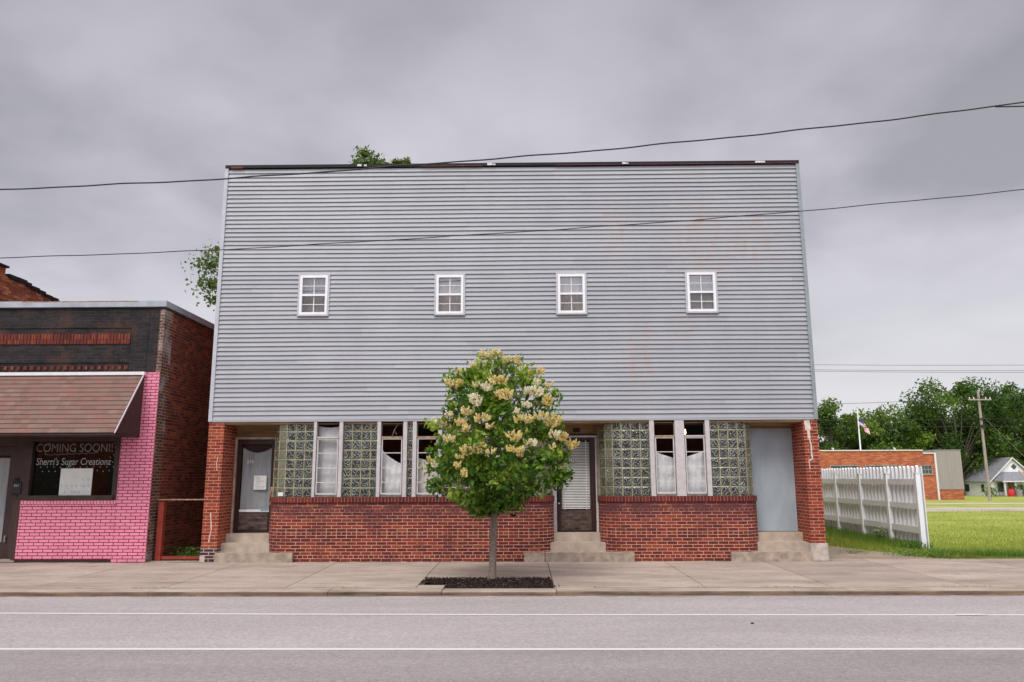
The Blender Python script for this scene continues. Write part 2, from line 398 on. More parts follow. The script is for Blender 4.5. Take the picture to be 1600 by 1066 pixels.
def glass_mat(name, tint=(.02,.022,.025), fac=.12, rough=.03):
    m, n, l, b = new_mat(name); n.remove(b); o = n['Material Output']
    tr = N(n, 'ShaderNodeBsdfTransparent'); tr.inputs[0].default_value = (*tint, 1)
    gl = N(n, 'ShaderNodeBsdfGlossy'); gl.inputs['Roughness'].default_value = rough
    bp = N(n, 'ShaderNodeBump'); bp.inputs['Strength'].default_value = .04; bp.inputs['Distance'].default_value = .02
    l.new(noise(n, l, pos(n, l), 1.5, 2), bp.inputs['Height']); l.new(bp.outputs[0], gl.inputs['Normal'])
    fr = N(n, 'ShaderNodeLayerWeight'); fr.inputs[0].default_value = .5
    f = math_node(n, l, 'ADD', math_node(n, l, 'MULTIPLY', math_node(n, l, 'POWER', fr.outputs['Facing'], 4), .8), fac+.04, clamp=True)
    mx = N(n, 'ShaderNodeMixShader'); l.new(f, mx.inputs[0]); l.new(tr.outputs[0], mx.inputs[1]); l.new(gl.outputs[0], mx.inputs[2])
    l.new(mx.outputs[0], o.inputs[0]); return m
M['glass'] = glass_mat('window_glass', (.97,.98,.98), .02)
M['glass_dark'] = glass_mat('tinted_glass', (.30,.31,.33), .07)
M['glass_up'] = glass_mat('upper_glass', (.62,.64,.68), .20)

M['glass_low'] = glass_mat('screened_glass', (.50,.47,.45), .06)
def block_mat(name, base, fac, s=1.0):
    m, n, l, b = new_mat(name); o = n['Material Output']
    sp = N(n, 'ShaderNodeSeparateXYZ'); l.new(uvcoord(n, l), sp.inputs[0])
    P = pos(n, l)
    # every block shows its own pressed pattern of curved ribs
    cu = math_node(n, l, 'FLOOR', sp.outputs[0]); cw = math_node(n, l, 'FLOOR', sp.outputs[1])
    cc = N(n, 'ShaderNodeCombineXYZ'); l.new(cu, cc.inputs[0]); l.new(cw, cc.inputs[1])
    wh = N(n, 'ShaderNodeTexWhiteNoise', noise_dimensions='2D'); l.new(cc.outputs[0], wh.inputs['Vector'])
    rib = noise(n, l, uvcoord(n, l), 2.3, 1, .4, None, 1.0)
    r2 = math_node(n, l, 'PINGPONG', math_node(n, l, 'MULTIPLY', rib, 4.2), .5)
    gl = N(n, 'ShaderNodeBsdfGlossy'); gl.inputs['Roughness'].default_value = .12; gl.inputs[0].default_value = (.92,.95,.9,1)
    bp = N(n, 'ShaderNodeBump'); bp.inputs['Strength'].default_value = 1.0*s; bp.inputs['Distance'].default_value = .09
    l.new(r2, bp.inputs['Height']); l.new(bp.outputs[0], gl.inputs['Normal'])
    l.new(bp.outputs[0], b.inputs['Normal'])
    c = mixcol(n, l, wh.outputs[0], tuple(x*.6 for x in base), tuple(x*1.3 for x in base))
    l.new(c, b.inputs['Base Color']); b.inputs['Roughness'].default_value = .25
    mx = N(n, 'ShaderNodeMixShader'); mx.inputs[0].default_value = fac
    l.new(b.outputs[0], mx.inputs[1]); l.new(gl.outputs[0], mx.inputs[2]); l.new(mx.outputs[0], o.inputs[0]); return m
M['block'] = block_mat('pressed_glass_block', (.014,.017,.013), .22)
M['block_side'] = block_mat('curved_glass_block', (.11,.11,.06), .14, .25)
M['rib'] = plain('pressed_glass_rib', (.27,.29,.27), .25, .4, 7, spec=.6)  # both rib materials are pale to stand in for refracted sky light
M['rib_side'] = plain('yellow_glass_rib', (.21,.21,.12), .3, .3, 7, spec=.6)
M['grout'] = plain('yellowed_grout', (.36,.33,.21), .8, .3, 10)

def ground_mat(name, stops, scales=(.5, 30), rough=.95, bs=.4, patch=None):
    m, n, l, b = new_mat(name); P = pos(n, l)
    a = noise(n, l, P, scales[0], 6, .65); f = noise(n, l, P, scales[1], 4, .7)
    c = ramp(n, l, a, stops)
    c = mixcol(n, l, 1, c, ramp(n, l, f, [(.25, .7), (.75, 1.3)]), 'MULTIPLY')
    if patch:
        p = noise(n, l, P, patch[0], 5, .7, patch[3] if len(patch) > 3 else None)
        c = mixcol(n, l, smooth(n, l, p, patch[2][0], patch[2][1], 0, patch[2][2]), c, patch[1])
    l.new(c, b.inputs['Base Color']); b.inputs['Roughness'].default_value = rough; b.inputs['Specular IOR Level'].default_value = .2
    bump(n, l, b, f, bs, .02)
    return m
M['lawn'] = ground_mat('lawn', [(.3, (.21,.26,.04)), (.5, (.32,.355,.065)), (.7, (.41,.42,.12))], (.35, 14), patch=(2.5, (.30,.30,.12), (.55,.75,.5)))
M['lawn'] = M['lawn']
M['dirt'] = ground_mat('dirt', [(.3, (.22,.17,.12)), (.7, (.36,.30,.22))], (1.2, 40))
M['gravel'] = ground_mat('pale_gravel', [(.3, (.36,.31,.23)), (.7, (.56,.50,.42))], (.5, 12), patch=(.6, (.22,.27,.07), (.52,.62,.6), (.3,2,1)))
def walk_mat():
    m, n, l, b = new_mat('sidewalk_concrete'); P = pos(n, l)
    at = N(n, 'ShaderNodeAttribute', attribute_name='tone')
    c = ramp(n, l, at.outputs['Fac'], [(0, (.27,.21,.17)), (1, (.43,.35,.29))])
    a = noise(n, l, P, 1.1, 7, .7, (.45, 1.4, 1)); c = mixcol(n, l, 1, c, ramp(n, l, a, [(.28, .62), (.5, 1.0), (.72, 1.28)]), 'MULTIPLY')
    f = noise(n, l, P, 34, 5, .9); c = mixcol(n, l, 1, c, ramp(n, l, f, [(.25, .65), (.75, 1.35)]), 'MULTIPLY')
    s = noise(n, l, P, 2.6, 6, .75, (.5, 1.5, 1)); c = mixcol(n, l, smooth(n, l, s, .53, .68, 0, .55), c, (.20,.145,.11))
    s2 = noise(n, l, P, 3.3, 6, .75, (.22, 1.8, 1)); c = mixcol(n, l, smooth(n, l, s2, .60, .74, 0, .5), c, (.55,.47,.40))
    l.new(c, b.inputs['Base Color']); b.inputs['Roughness'].default_value = .9; b.inputs['Specular IOR Level'].default_value = .2
    bump(n, l, b, f, .3, .01); return m
M['walk'] = walk_mat()
def road_mat():
    m, n, l, b = new_mat('worn_asphalt'); P = pos(n, l)
    sp = N(n, 'ShaderNodeSeparateXYZ'); l.new(P, sp.inputs[0])
    lane = smooth(n, l, sp.outputs[1], -8.05, -7.85)
    c = mixcol(n, l, lane, (.275,.245,.235), (.355,.318,.305))
    a = noise(n, l, P, .6, 6, .65, (.25, 1.3, 1)); c = mixcol(n, l, 1, c, ramp(n, l, a, [(.3, .86), (.7, 1.11)]), 'MULTIPLY')
    f = noise(n, l, P, 24, 5, .95); c = mixcol(n, l, 1, c, ramp(n, l, f, [(.3, .60), (.5, 1.0), (.7, 1.42)]), 'MULTIPLY')
    v = N(n, 'ShaderNodeTexVoronoi'); v.inputs['Scale'].default_value = 26; l.new(P, v.inputs['Vector'])
    c = mixcol(n, l, smooth(n, l, v.outputs['Distance'], .10, .2, .55, 0), c, (.56,.52,.5))
    l.new(c, b.inputs['Base Color']); b.inputs['Roughness'].default_value = .88; b.inputs['Specular IOR Level'].default_value = .25
    bump(n, l, b, f, .5, .008); return m
M['road'] = road_mat()
def paint_mat():
    m, n, l, b = new_mat('road_paint'); P = pos(n, l)
    f = noise(n, l, P, 35, 4, .8)
    l.new(mixcol(n, l, smooth(n, l, f, .55, .75, 0, .5), (.62,.60,.58), (.38,.35,.34)), b.inputs['Base Color']); b.inputs['Roughness'].default_value = .7; return m
M['paint'] = paint_mat()
def kerb_mat():
    m, n, l, b = new_mat('kerb_concrete'); P = pos(n, l)
    a = noise(n, l, P, 1.6, 6, .7, (.6, 1, 3)); c = ramp(n, l, a, [(.28, (.22,.165,.12)), (.5, (.36,.29,.23)), (.72, (.47,.40,.33))])
    f = noise(n, l, P, 60, 3, .7); c = mixcol(n, l, 1, c, ramp(n, l, f, [(.25, .8), (.75, 1.2)]), 'MULTIPLY')
    l.new(c, b.inputs['Base Color']); b.inputs['Roughness'].default_value = .9; bump(n, l, b, f, .4, .01); return m
M['kerb'] = kerb_mat()

M['kerb_face'] = plain('dark_kerb_edge', (.17,.115,.08), .9, .38, 3.5, stretch=(.5,1,3))
def leaf_mat(name, stops, trans=.35, rough=.5):
    m, n, l, b = new_mat(name); o = n['Material Output']
    at = N(n, 'ShaderNodeAttribute', attribute_name='tone')
    c = ramp(n, l, at.outputs['Fac'], stops)
    l.new(c, b.inputs['Base Color']); b.inputs['Roughness'].default_value = rough; b.inputs['Specular IOR Level'].default_value = .3
    t = N(n, 'ShaderNodeBsdfTranslucent'); l.new(c, t.inputs[0])
    mx = N(n, 'ShaderNodeMixShader'); mx.inputs[0].default_value = trans
    l.new(b.outputs[0], mx.inputs[1]); l.new(t.outputs[0], mx.inputs[2]); l.new(mx.outputs[0], o.inputs[0]); return m
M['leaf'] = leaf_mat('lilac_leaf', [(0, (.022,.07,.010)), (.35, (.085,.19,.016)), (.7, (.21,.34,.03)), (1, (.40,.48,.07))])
M['leaf_far'] = leaf_mat('tree_leaf', [(0, (.014,.036,.008)), (.35, (.055,.115,.016)), (.7, (.15,.25,.03)), (1, (.28,.38,.06))], .35)
M['leaf_roof'] = leaf_mat('roof_tree_leaf', [(0, (.07,.12,.03)), (.5, (.13,.20,.05)), (1, (.24,.30,.09))], .35)
M['flower'] = leaf_mat('cream_flower', [(0, (.74,.52,.12)), (.35, (.88,.72,.24)), (.7, (.92,.82,.46)), (1, (.95,.92,.76))], .25, .7)
M['grass'] = leaf_mat('grass_blade', [(0, (.12,.20,.022)), (.5, (.28,.35,.045)), (1, (.46,.48,.13))], .35, .6)
M['weed'] = leaf_mat('weed_leaf', [(0, (.05,.12,.015)), (.5, (.11,.24,.03)), (1, (.26,.36,.07))], .35, .6)
M['chip'] = leaf_mat('mulch_chip', [(0, (.012,.008,.007)), (.7, (.04,.024,.018)), (.96, (.07,.045,.03)), (1, (.3,.25,.2))], .0, .9)

def bulb_mat():
    m, n, l, b = new_mat('lit_bulb'); b.inputs['Base Color'].default_value = (1,.8,.5,1)
    b.inputs['Emission Color'].default_value = (1,.72,.38,1); b.inputs['Emission Strength'].default_value = 5; return m
M['bulb'] = bulb_mat()

def gz(y):
    return float(np.interp(y, [0, 10, 30, 60, 90, 150], [0, 0, -.15, -.5, -.9, -1.2]))

# ------------------------------------------------------------------ setting: ground, road, kerb, sidewalk
ys = [-300, -90, -22, -21.9, -14, -4.0, -3.9, .32, .4, 5, 10, 15, 20, 25, 30, 40, 50, 60, 75, 90, 110, 150, 220, 400, 900]
zs = [-.3, -.3, -.3, -.3, -.3, -.3, -.3, -.3] + [gz(y)-.025 for y in ys[8:]]
mb = MB()
for i in range(len(ys)-1):
    mb.face([(-700, ys[i], zs[i]), (700, ys[i], zs[i]), (700, ys[i+1], zs[i+1]), (-700, ys[i+1], zs[i+1])])
mb.build('ground', M['lawn'], kind='structure')
mb = MB(); mb.face([(-400,-14.2,-.10), (400,-14.2,-.10), (400,-4.04,-.10), (-400,-4.04,-.10)])
mb.build('road', M['road'], kind='structure')
mb = MB()                                            # two white lines
def line(pts, w, z=-.096):
    for (a, b) in zip(pts, pts[1:]):
        mb.face([(a[0],a[1]-w/2,z),(b[0],b[1]-w/2,z),(b[0],b[1]+w/2,z),(a[0],a[1]+w/2,z)])
line([(-200,-5.58),(-7.24,-5.615),(-3.7,-5.71),(0,-5.785),(6.7,-5.842),(200,-5.9)], .085)
line([(-200,-7.86),(-5.7,-7.874),(0,-7.90),(5.4,-7.90),(200,-7.9)], .09)
mb.build('road_line', M['paint'], kind='structure')
mb = MB(); 
mb.face([(5.76,-5.86,-.092),(5.95,-5.89,-.092),(6.20,-5.85,-.092),(6.18,-5.79,-.092),(5.98,-5.78,-.092),(5.8,-5.77,-.092)])
mb.build('road_patch', M['paint'], kind='structure')
# sidewalk slabs with open joints over a dark bed
mb = MB(); mb.face([(-200,-3.75,-.07),(200,-3.75,-.07),(200,.38,-.06),(-200,.38,-.06)])
mb.build('sidewalk_bed', M['dirt'], kind='structure')
def wz(y): return -.002 + .0076*(y)                    # sidewalk falls to the kerb
mb = MB()
jx = [-60,-45,-30,-22,-17,-13.2,-10.8,-8.1,-5.9,-3.9,-1.76,.5,2.95,5.0,7.2,9.6,12,15,20,28,40,60]
rs = random.Random(3)
def slab(x0, x1, y0, y1, tone, skew=0.0):
    g = .007
    for (a, b, sk) in ((x0, x1, skew),):
        p = [(a+g+sk, y0+g), (b-g+sk, y0+g), (b-g, y1-g), (a+g, y1-g)]
        mb.face([(q[0], q[1], wz(q[1])) for q in p], tone=tone)
        for i in range(4):
            c, d = p[i], p[(i+1) % 4]
            mb.face([(c[0],c[1],-.13),(d[0],d[1],-.13),(d[0],d[1],wz(d[1])),(c[0],c[1],wz(c[1]))], tone=tone)
for i in range(len(jx)-1):
    t = .35 + .55*rs.random()
    if jx[i] == -1.76:
        slab(jx[i], jx[i+1], -2.70, .36, t)
    elif jx[i] in (-3.9, .5, 2.95, -5.9):
        slab(jx[i], jx[i+1], -3.675, .36, t)
    else:
        slab(jx[i], jx[i+1], -3.0, .36, t); slab(jx[i], jx[i+1], -3.675, -3.0, .35+.55*rs.random())
slab(-1.76, -1.30, -3.69, -3.36, .7)
mb.build('sidewalk', M['walk'], kind='structure')
# kerb stones
mb = MB()
kx = [-120,-60,-30,-20,-14,-9.4,-5.95,-3.1,-1.30,.52,4.25,5.1,8.35,12,18,30,60,120]
for a, b in zip(kx, kx[1:]):
    zt = -.030 if not (a == -1.30) else -.040
    prof = [(-3.70,-.35),(-3.70,zt),(-4.00,zt-.002),(-4.05,zt-.007),(-4.075,zt-.020),(-4.10,-.35)]
    mb.xprism(prof, a+.006, b-.006)
for k in range(len(mb.f)):                            # front edge darker brown, for contrast with the top
    if all(mb.v[i][1] < -4.03 for i in mb.f[k]): mb.mi[k] = 1
mb.build('kerb', [M['kerb'], M['kerb_face']], kind='structure')
# dirt and grime line at kerb foot
mb = MB()
rr = random.Random(8); x = -14
while x < 14:
    w = .25+rr.random()*.9; d = .015+rr.random()*.06
    mb.face([(x,-4.11,-.0965),(x+w*.3,-4.11-d,-.0965),(x+w*.75,-4.11-d*.8,-.0965),(x+w,-4.11,-.0965),(x+w,-4.07,-.0965),(x,-4.07,-.0965)]); x += w*(.8+rr.random())
mb.build('gutter_dirt', M['dirt'], kind='structure')
mb = MB(); rr = random.Random(18); x = -13
while x < 6.2:
    w = .2+rr.random()*.8; d = .02+rr.random()*.07
    yb = .02; z = wz(0)+.003
    mb.face([(x,yb,z),(x,-.01,z),(x+w*.3,-d,z),(x+w*.7,-d*.7,z),(x+w,-.01,z),(x+w,yb,z)]); x += w*(.7+rr.random()*.9)
mb.build('wall_foot_dark_edge', M['mulch'], kind='structure')  # ragged near-black patches along the foot of the front walls
mb = MB(); mb.tube([(2.86,-6.46,-.091),(2.88,-6.455,-.087),(2.905,-6.46,-.090)], [.005,.010,.004], 6)
mb.build('road_debris', M['mulch'], label='small dark scrap lying on the asphalt between the white lines', cat='debris')
# opposite pavement behind the camera
mb = MB(); mb.box(-200,200,-21.8,-14.2,-.3,-.02); mb.build('opposite_sidewalk', M['kerb'], kind='structure')
# dirt beside the building, alley floor, far gravel lane
mb = MB()
pts = [(6.37,.37),(9.2,.37),(8.7,.9),(8.75,1.5),(8.3,2.2),(7.9,3.3),(7.4,5.0),(7.0,7.0),(6.37,8.5)]
mb.face([(x,y,-.006) for x,y in pts]); mb.build('dirt_patch', M['dirt'], kind='structure')
mb = MB(); mb.box(-8.0,-6.84,.36,13,-.1,-.004); mb.build('alley_floor', M['dirt'], kind='structure')
mb = MB(); mb.box(-7.30,-6.86,.7,6,-.05,.03); mb.build('alley_path', M['concrete_step'], kind='structure')
def strip(name, y0, y1, mat, dz=.01, x0=7, x1=400):
    mb = MB(); q = np.linspace(y0, y1, 4)
    for a, b in zip(q, q[1:]):
        mb.face([(x0,a,gz(a)-.025+dz),(x1,a,gz(a)-.025+dz),(x1,b,gz(b)-.025+dz),(x0,b,gz(b)-.025+dz)])
    mb.build(name, mat, kind='structure')
strip('gravel_lane', 26.0, 33.5, M['gravel'], .012)
strip('far_road', 41.5, 47.0, M['gravel'], .012)

# ------------------------------------------------------------------ main building
B = thing('commercial_building', (-.24, 0, 0), 'two storey building with blue-grey lap siding above a red brick and glass block ground floor', 'building')
BX0, BX1, BY1, BZ = -6.84, 6.36, 13.0, 8.80
# side, rear walls and floors
mb = MB()
mb.box(BX0+.02, BX0+.25, .92, BY1, 0, 8.78); mb.box(BX1-.25, BX1-.02, .92, BY1, 0, 8.78); mb.box(BX0+.26, BX1-.26, BY1-.25, BY1-.01, 0, 8.78)
mb.build('wall', M['side_brick'], B)
mb = MB(); mb.box(BX0+.26, BX1-.26, .3, BY1-.26, 8.45, 8.6); mb.build('roof', M['roofing'], B)
# framing behind siding, upper floor slab (soffit of the recesses)
WIN = [(-4.978,-4.356,5.33,6.228), (-1.914,-1.309,5.33,6.215), (.804,1.407,5.33,6.215), (3.684,4.312,5.345,6.235)]
mb = MB()
def wall_with_holes(mb, x0, x1, z0, z1, y0, y1, holes):
    xs = x0
    for (a, b, c, d) in sorted(holes):
        mb.box(xs, a, y0, y1, z0, z1); mb.box(a, b, y0, y1, z0, c); mb.box(a, b, y0, y1, d, z1); xs = b
    mb.box(xs, x1, y0, y1, z0, z1)
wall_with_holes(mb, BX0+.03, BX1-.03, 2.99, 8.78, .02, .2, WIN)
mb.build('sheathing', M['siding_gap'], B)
mb = MB(); mb.box(BX0+.03, BX1-.03, .03, .90, 2.90, 2.985); mb.build('soffit', M['plywood'], B)
mb = MB(); mb.box(BX0+.26, BX1-.26, .95, BY1-.26, 2.95, 3.1); mb.box(BX0+.26, BX1-.26, 5, 5.1, .1, 2.94); mb.box(BX0+.26, BX1-.26, .8, 5, -.02, .5)
mb.box(BX0+.26, BX1-.26, 2.2, 2.3, 3.1, 8.4); mb.build('interior_wall', M['interior'], B)

# lap siding: each course cut into boards
mb = MB(); CO = .1016; z0s = 2.985; ncourse = int((8.80 - z0s)/CO) + 1
rb = random.Random(21)
def wav(x, z): return .0035*sin(x*.8+z*1.1) + .0012*sin(x*2.7+z*3) 
def board(x0, x1, z, h, dy, tone):
    ns = max(1, int((x1-x0)/.6)); xs = np.linspace(x0, x1, ns+1)
    for a, b in zip(xs, xs[1:]):
        za, zb = z + wav(a, z), z + wav(b, z)
        top_y, bot_y = .010, -.016 - dy
        g = .010
        A0, A1 = (a, bot_y, za+g), (b, bot_y, zb+g)
        T0, T1 = (a, top_y, za+h+g), (b, top_y, zb+h+g)
        mb.face([A0, A1, T1, T0], tone=tone)
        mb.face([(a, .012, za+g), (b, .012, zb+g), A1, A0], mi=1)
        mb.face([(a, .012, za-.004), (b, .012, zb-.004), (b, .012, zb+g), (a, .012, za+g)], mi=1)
    for xx in (x0, x1):
        z1 = z + wav(xx, z)
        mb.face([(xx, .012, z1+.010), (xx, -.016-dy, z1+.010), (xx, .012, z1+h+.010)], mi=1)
for i in range(ncourse):
    z = z0s + i*CO; h = min(CO-.003, 8.80 - z - .01)
    if h < .02: continue
    if i % 2 == 0: cut0 = rb.uniform(-6.7, -3.4); phase = rb.random()
    cuts = [BX0+.07]; x = cut0
    while x < BX1-.1:
        if x - cuts[-1] > .5: cuts.append(x)
        x += 3.66
    cuts.append(BX1-.07)
    for a, b in zip(cuts, cuts[1:]):
        tone = rb.random(); dy = rb.random()*.004
        segs = [(a, b)]
        for (wx0, wx1, wz0, wz1) in WIN:
            if z + h > wz0-.045 and z < wz1+.03:
                ns = []
                for (p, q) in segs:
                    if q <= wx0-.04 or p >= wx1+.04: ns.append((p, q)); continue
                    if p < wx0-.04: ns.append((p, wx0-.04))
                    if q > wx1+.04: ns.append((wx1+.04, q))
                segs = ns
        for (p, q) in segs: board(p, q, z, h, dy, tone)
        for (wx0, wx1, wz0, wz1) in WIN:          # boards notched round the windows
            p, q = max(a, wx0-.04), min(b, wx1+.04)
            if q - p < .02: continue
            lo, hi = wz0-.045, wz1+.03
            if z < lo < z+h+.02 and z + h > lo: board(p, q, z, lo-z, dy, tone)
            if z < hi < z+h: board(p, q, hi-.012, z+h-hi+.012, dy, tone)
mb.box(BX0+.07, BX1-.07, -.018, .025, 2.948, 2.992, tone=.7)
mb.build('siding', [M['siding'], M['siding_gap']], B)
mb = MB(); mb.box(BX0-.01, BX0+.072, -.032, .05, 2.955, 8.80); mb.box(BX0-.012, BX0+.02, .05, .92, 2.955, 8.80); mb.build('corner_trim', M['trim_grey'], B)
mb = MB(); mb.box(BX1-.072, BX1+.01, -.032, .05, 2.955, 8.80); mb.box(BX1-.02, BX1+.012, .05, .92, 2.955, 8.80); mb.build('corner_trim', M['trim_green'], B)
mb = MB(); mb.box(BX0, BX1, -.045, .3, 8.803, 8.872); mb.build('roof_flashing', M['flash_dark'], B)
for (x, w, h) in [(-3.78,.10,.05),(-3.62,.06,.04),(-.78,.13,.05),(-.66,.07,.035),(2.32,.08,.04),(2.41,.05,.03),(5.36,.22,.045)]:
    mb = MB(); mb.box(x, x+w, -.062, -.046, 8.812, 8.812+h); mb.build('mortar_lump', M['white_bit'], B, bevel=.006)
for a, b, c, d in ((-6.7,-6.42,8.79,8.83),(-2.3,-.9,8.796,8.812),(.8,6.3,8.798,8.81)):
    mb = MB(); mb.box(a, b, -.053, -.046, c, d); mb.build('flashing_edge', M['flash_red'], B)
# flood lamp on the right-hand wall
fl = MB(); fl.tube([(6.36,.98,5.16),(6.52,.98,5.17)], .02, 8); fl.build('lamp_arm', M['black'], B)
mb = MB(); mb.tube([(6.50,.98,5.24),(6.58,.96,5.10)], [.03,.085], 12); mb.build('lamp_shade', M['black'], B)

# pillars with plinths and crack repairs
mb = MB(); mb.box(BX0, -6.50, .005, .9, .30, 2.95); mb.build('brick_pillar', M['brick_pillar'], B)
mb = MB(); mb.box(BX0-.005, -6.495, -.004, .9, 0, .30); mb.build('pillar_base', M['brick_base'], B)
mb = MB(); mb.box(BX0-.008, BX0+.10, -.012, .1, 0, .12); mb.build('base_patch', M['plinth'], B, bevel=.01)
mb = MB(); mb.box(6.045, BX1, .005, .9, .36, 2.95); mb.build('brick_pillar', M['brick_pillar'], B)
mb = MB(); mb.box(6.02, BX1+.02, -.03, .9, 0, .36); mb.build('pillar_base', M['plinth'], B, bevel=.015)
def crack(pts, w):
    mb = MB()
    for (a, b), ww in zip(zip(pts, pts[1:]), w):
        dx, dz = b[0]-a[0], b[1]-a[1]; L = sqrt(dx*dx+dz*dz); nx, nz = -dz/L*ww/2, dx/L*ww/2
        poly = [(a[0]+nx,a[1]+nz),(a[0]-nx,a[1]-nz),(b[0]-nx,b[1]-nz),(b[0]+nx,b[1]+nz)]
        mb.face([(x, .0015, z) for x, z in poly]); 
    mb.build('crack_repair', M['patch'], B)
crack([(6.13,2.94),(6.15,2.72),(6.16,2.55),(6.19,2.40),(6.185,2.22),(6.20,2.10),(6.12,2.08),(6.13,1.9)], [.12,.06,.03,.03,.035,.03,.018])
crack([(-6.60,2.2),(-6.62,2.05),(-6.60,1.9)], [.012,.012])
crack([(-6.68,1.02),(-6.66,.85),(-6.64,.68),(-6.67,.52),(-6.68,.40)], [.02,.022,.018,.02])

# curved bays ------------------------------------------------------
R_ = .5
def bay_path(x0, x1, y=0.0, ydeep=.9, n=12):
    """path of the bay outline seen from above, left end to right end, with arc length"""
    r = R_ - y
    p = [(x0+y, ydeep)]
    for i in range(n+1):
        t = pi - (pi/2)*i/n; p.append((x0+R_+r*cos(t), R_ - r*sin(t)))
    for i in range(n+1):
        t = pi/2 - (pi/2)*i/n; p.append((x1-R_+r*cos(t), R_ - r*sin(t)))
    p.append((x1-y, ydeep)); return p
def bay_wall(name, path, z0, z1, mat, u0=0.0, thick=.2, cap=True):
    mb = MB(); s = u0
    for (a, b) in zip(path, path[1:]):
        L = sqrt((b[0]-a[0])**2+(b[1]-a[1])**2)
        if L < 1e-6: continue
        mb.face([(a[0],a[1],z0),(b[0],b[1],z0),(b[0],b[1],z1),(a[0],a[1],z1)], uv=[(s,z0),(s+L,z0),(s+L,z1),(s,z1)]); s += L
    if cap:
        mb.face([(x,y,z1) for x,y in path]); mb.face([(x,y,z0) for x,y in reversed(path)])
    return mb.build(name, mat, B)
BAYS = [(-5.54, .668), (1.67, 5.07)]
for (x0, x1) in BAYS:
    bay_wall('bay_wall', bay_path(x0, x1, 0.0), -.05, 1.214, M['brick'])
    bay_wall('bay_sill', bay_path(x0, x1, -.022), 1.224, 1.335, M['brick_sill'])
    bay_wall('bay_header', bay_path(x0, x1, .03), 2.935, 2.95, M['plywood'])

RB = random.Random(77); GY = .05
RIBS = [(.08,.92,.42,.55,.25,.09),(.22,.97,.62,.70,-.2,.08),(.92,.88,.58,.52,.2,.10),(.95,.62,.70,.35,-.25,.08),(.10,.55,.40,.22,.3,.09),(.05,.30,.30,.05,.2,.08),(.45,.48,.85,.10,.25,.10),(.62,.05,.93,.30,-.2,.07),(.40,.12,.55,.35,.1,.07)]
def glass_panel(name, path, n, z0=1.338, z1=2.945):
    """blocks along a polyline path given as function s -> (x, y); n blocks"""
    bl = MB(); rib = MB(); gr = MB(); rows = 8; bh = (z1-z0)/rows; L = path[1]; f = path[0]; bw = L/n
    for i in range(math.ceil(n-1e-6)):
        s0, s1 = i*bw, min((i+1)*bw, L)
        (xa, ya), (xb, yb) = f(s0), f(s1)
        tx, ty = xb-xa, yb-ya; q = sqrt(tx*tx+ty*ty); tx, ty = tx/q, ty/q; nx, ny = ty, -tx     # outward
        if ny > 0: nx, ny = -nx, -ny
        g = .007
        for j in range(rows):
            za, zb = z0+j*bh+g, z0+(j+1)*bh-g
            a = (xa+tx*g, ya+ty*g); b = (xb-tx*g, yb-ty*g); c = .012; o = .010
            F = [(a[0]+tx*c+nx*o, a[1]+ty*c+ny*o, za+c), (b[0]-tx*c+nx*o, b[1]-ty*c+ny*o, za+c), (b[0]-tx*c+nx*o, b[1]-ty*c+ny*o, zb-c), (a[0]+tx*c+nx*o, a[1]+ty*c+ny*o, zb-c)]
            E = [(a[0],a[1],za),(b[0],b[1],za),(b[0],b[1],zb),(a[0],a[1],zb)]
            ui, vi = i*1.0+abs(round(xa*7)), j*1.0
            uv = [(ui+.02,vi+.02),(ui+.98,vi+.02),(ui+.98,vi+.98),(ui+.02,vi+.98)]
            curved = abs(tx) < .93
            bl.face(F, uv=uv, mi=1 if curved else 0)
            rot = RB.randrange(4); flip = RB.random() < .5
            for (u0, v0, u1, v1, bow, ww) in RIBS:
                if RB.random() < (.85 if curved else .20): continue
                PT = []
                for q in range(4):
                    t = q/3; uu = u0+(u1-u0)*t + bow*sin(pi*t)*(v1-v0); vv = v0+(v1-v0)*t - bow*sin(pi*t)*(u1-u0)
                    uu += RB.uniform(-.02,.02); vv += RB.uniform(-.02,.02)
                    if flip: uu = 1-uu
                    for _ in range(rot): uu, vv = vv, 1-uu
                    uu = min(max(uu,.13),.87); vv = min(max(vv,.13),.87)
                    PT.append((a[0]+(b[0]-a[0])*uu, a[1]+(b[1]-a[1])*uu, za+(zb-za)*vv))
                for A_, B_ in zip(PT, PT[1:]):
                    ex, ez = (B_[0]-A_[0])*tx+(B_[1]-A_[1])*ty, B_[2]-A_[2]; EL_ = sqrt(ex*ex+ez*ez)+1e-6
                    px_, pz_ = -ez/EL_*ww*.42*.2, ex/EL_*ww*.42*.2
                    o1, o2 = .0105, .019
                    def P_(Q, sgn, oo): return (Q[0]+tx*px_*sgn+nx*oo, Q[1]+ty*px_*sgn+ny*oo, Q[2]+pz_*sgn)
                    m_i = 1 if curved else 0
                    rib.face([P_(A_,1,o1), P_(A_,0,o2), P_(B_,0,o2), P_(B_,1,o1)], mi=m_i)
                    rib.face([P_(A_,0,o2), P_(A_,-1,o1), P_(B_,-1,o1), P_(B_,0,o2)], mi=m_i)
            for k in range(4):
                k2 = (k+1) % 4; bl.face([E[k],E[k2],F[k2],F[k]], uv=[uv[k],uv[k2],uv[k2],uv[k]], mi=1)
        gr.face([(xa-nx*.0,ya-ny*.0,z0),(xb,yb,z0),(xb,yb,z1),(xa,ya,z1)])
        bk = .08
        gr.face([(xb-nx*bk,yb-ny*bk,z0),(xa-nx*bk,ya-ny*bk,z0),(xa-nx*bk,ya-ny*bk,z1),(xb-nx*bk,yb-ny*bk,z1)])
    o = bl.build(name, [M['block'], M['block_side']], B)
    gr.build('grout_grid', M['grout'], o)
    rib.build('pressed_ribs', [M['rib'], M['rib_side']], o)
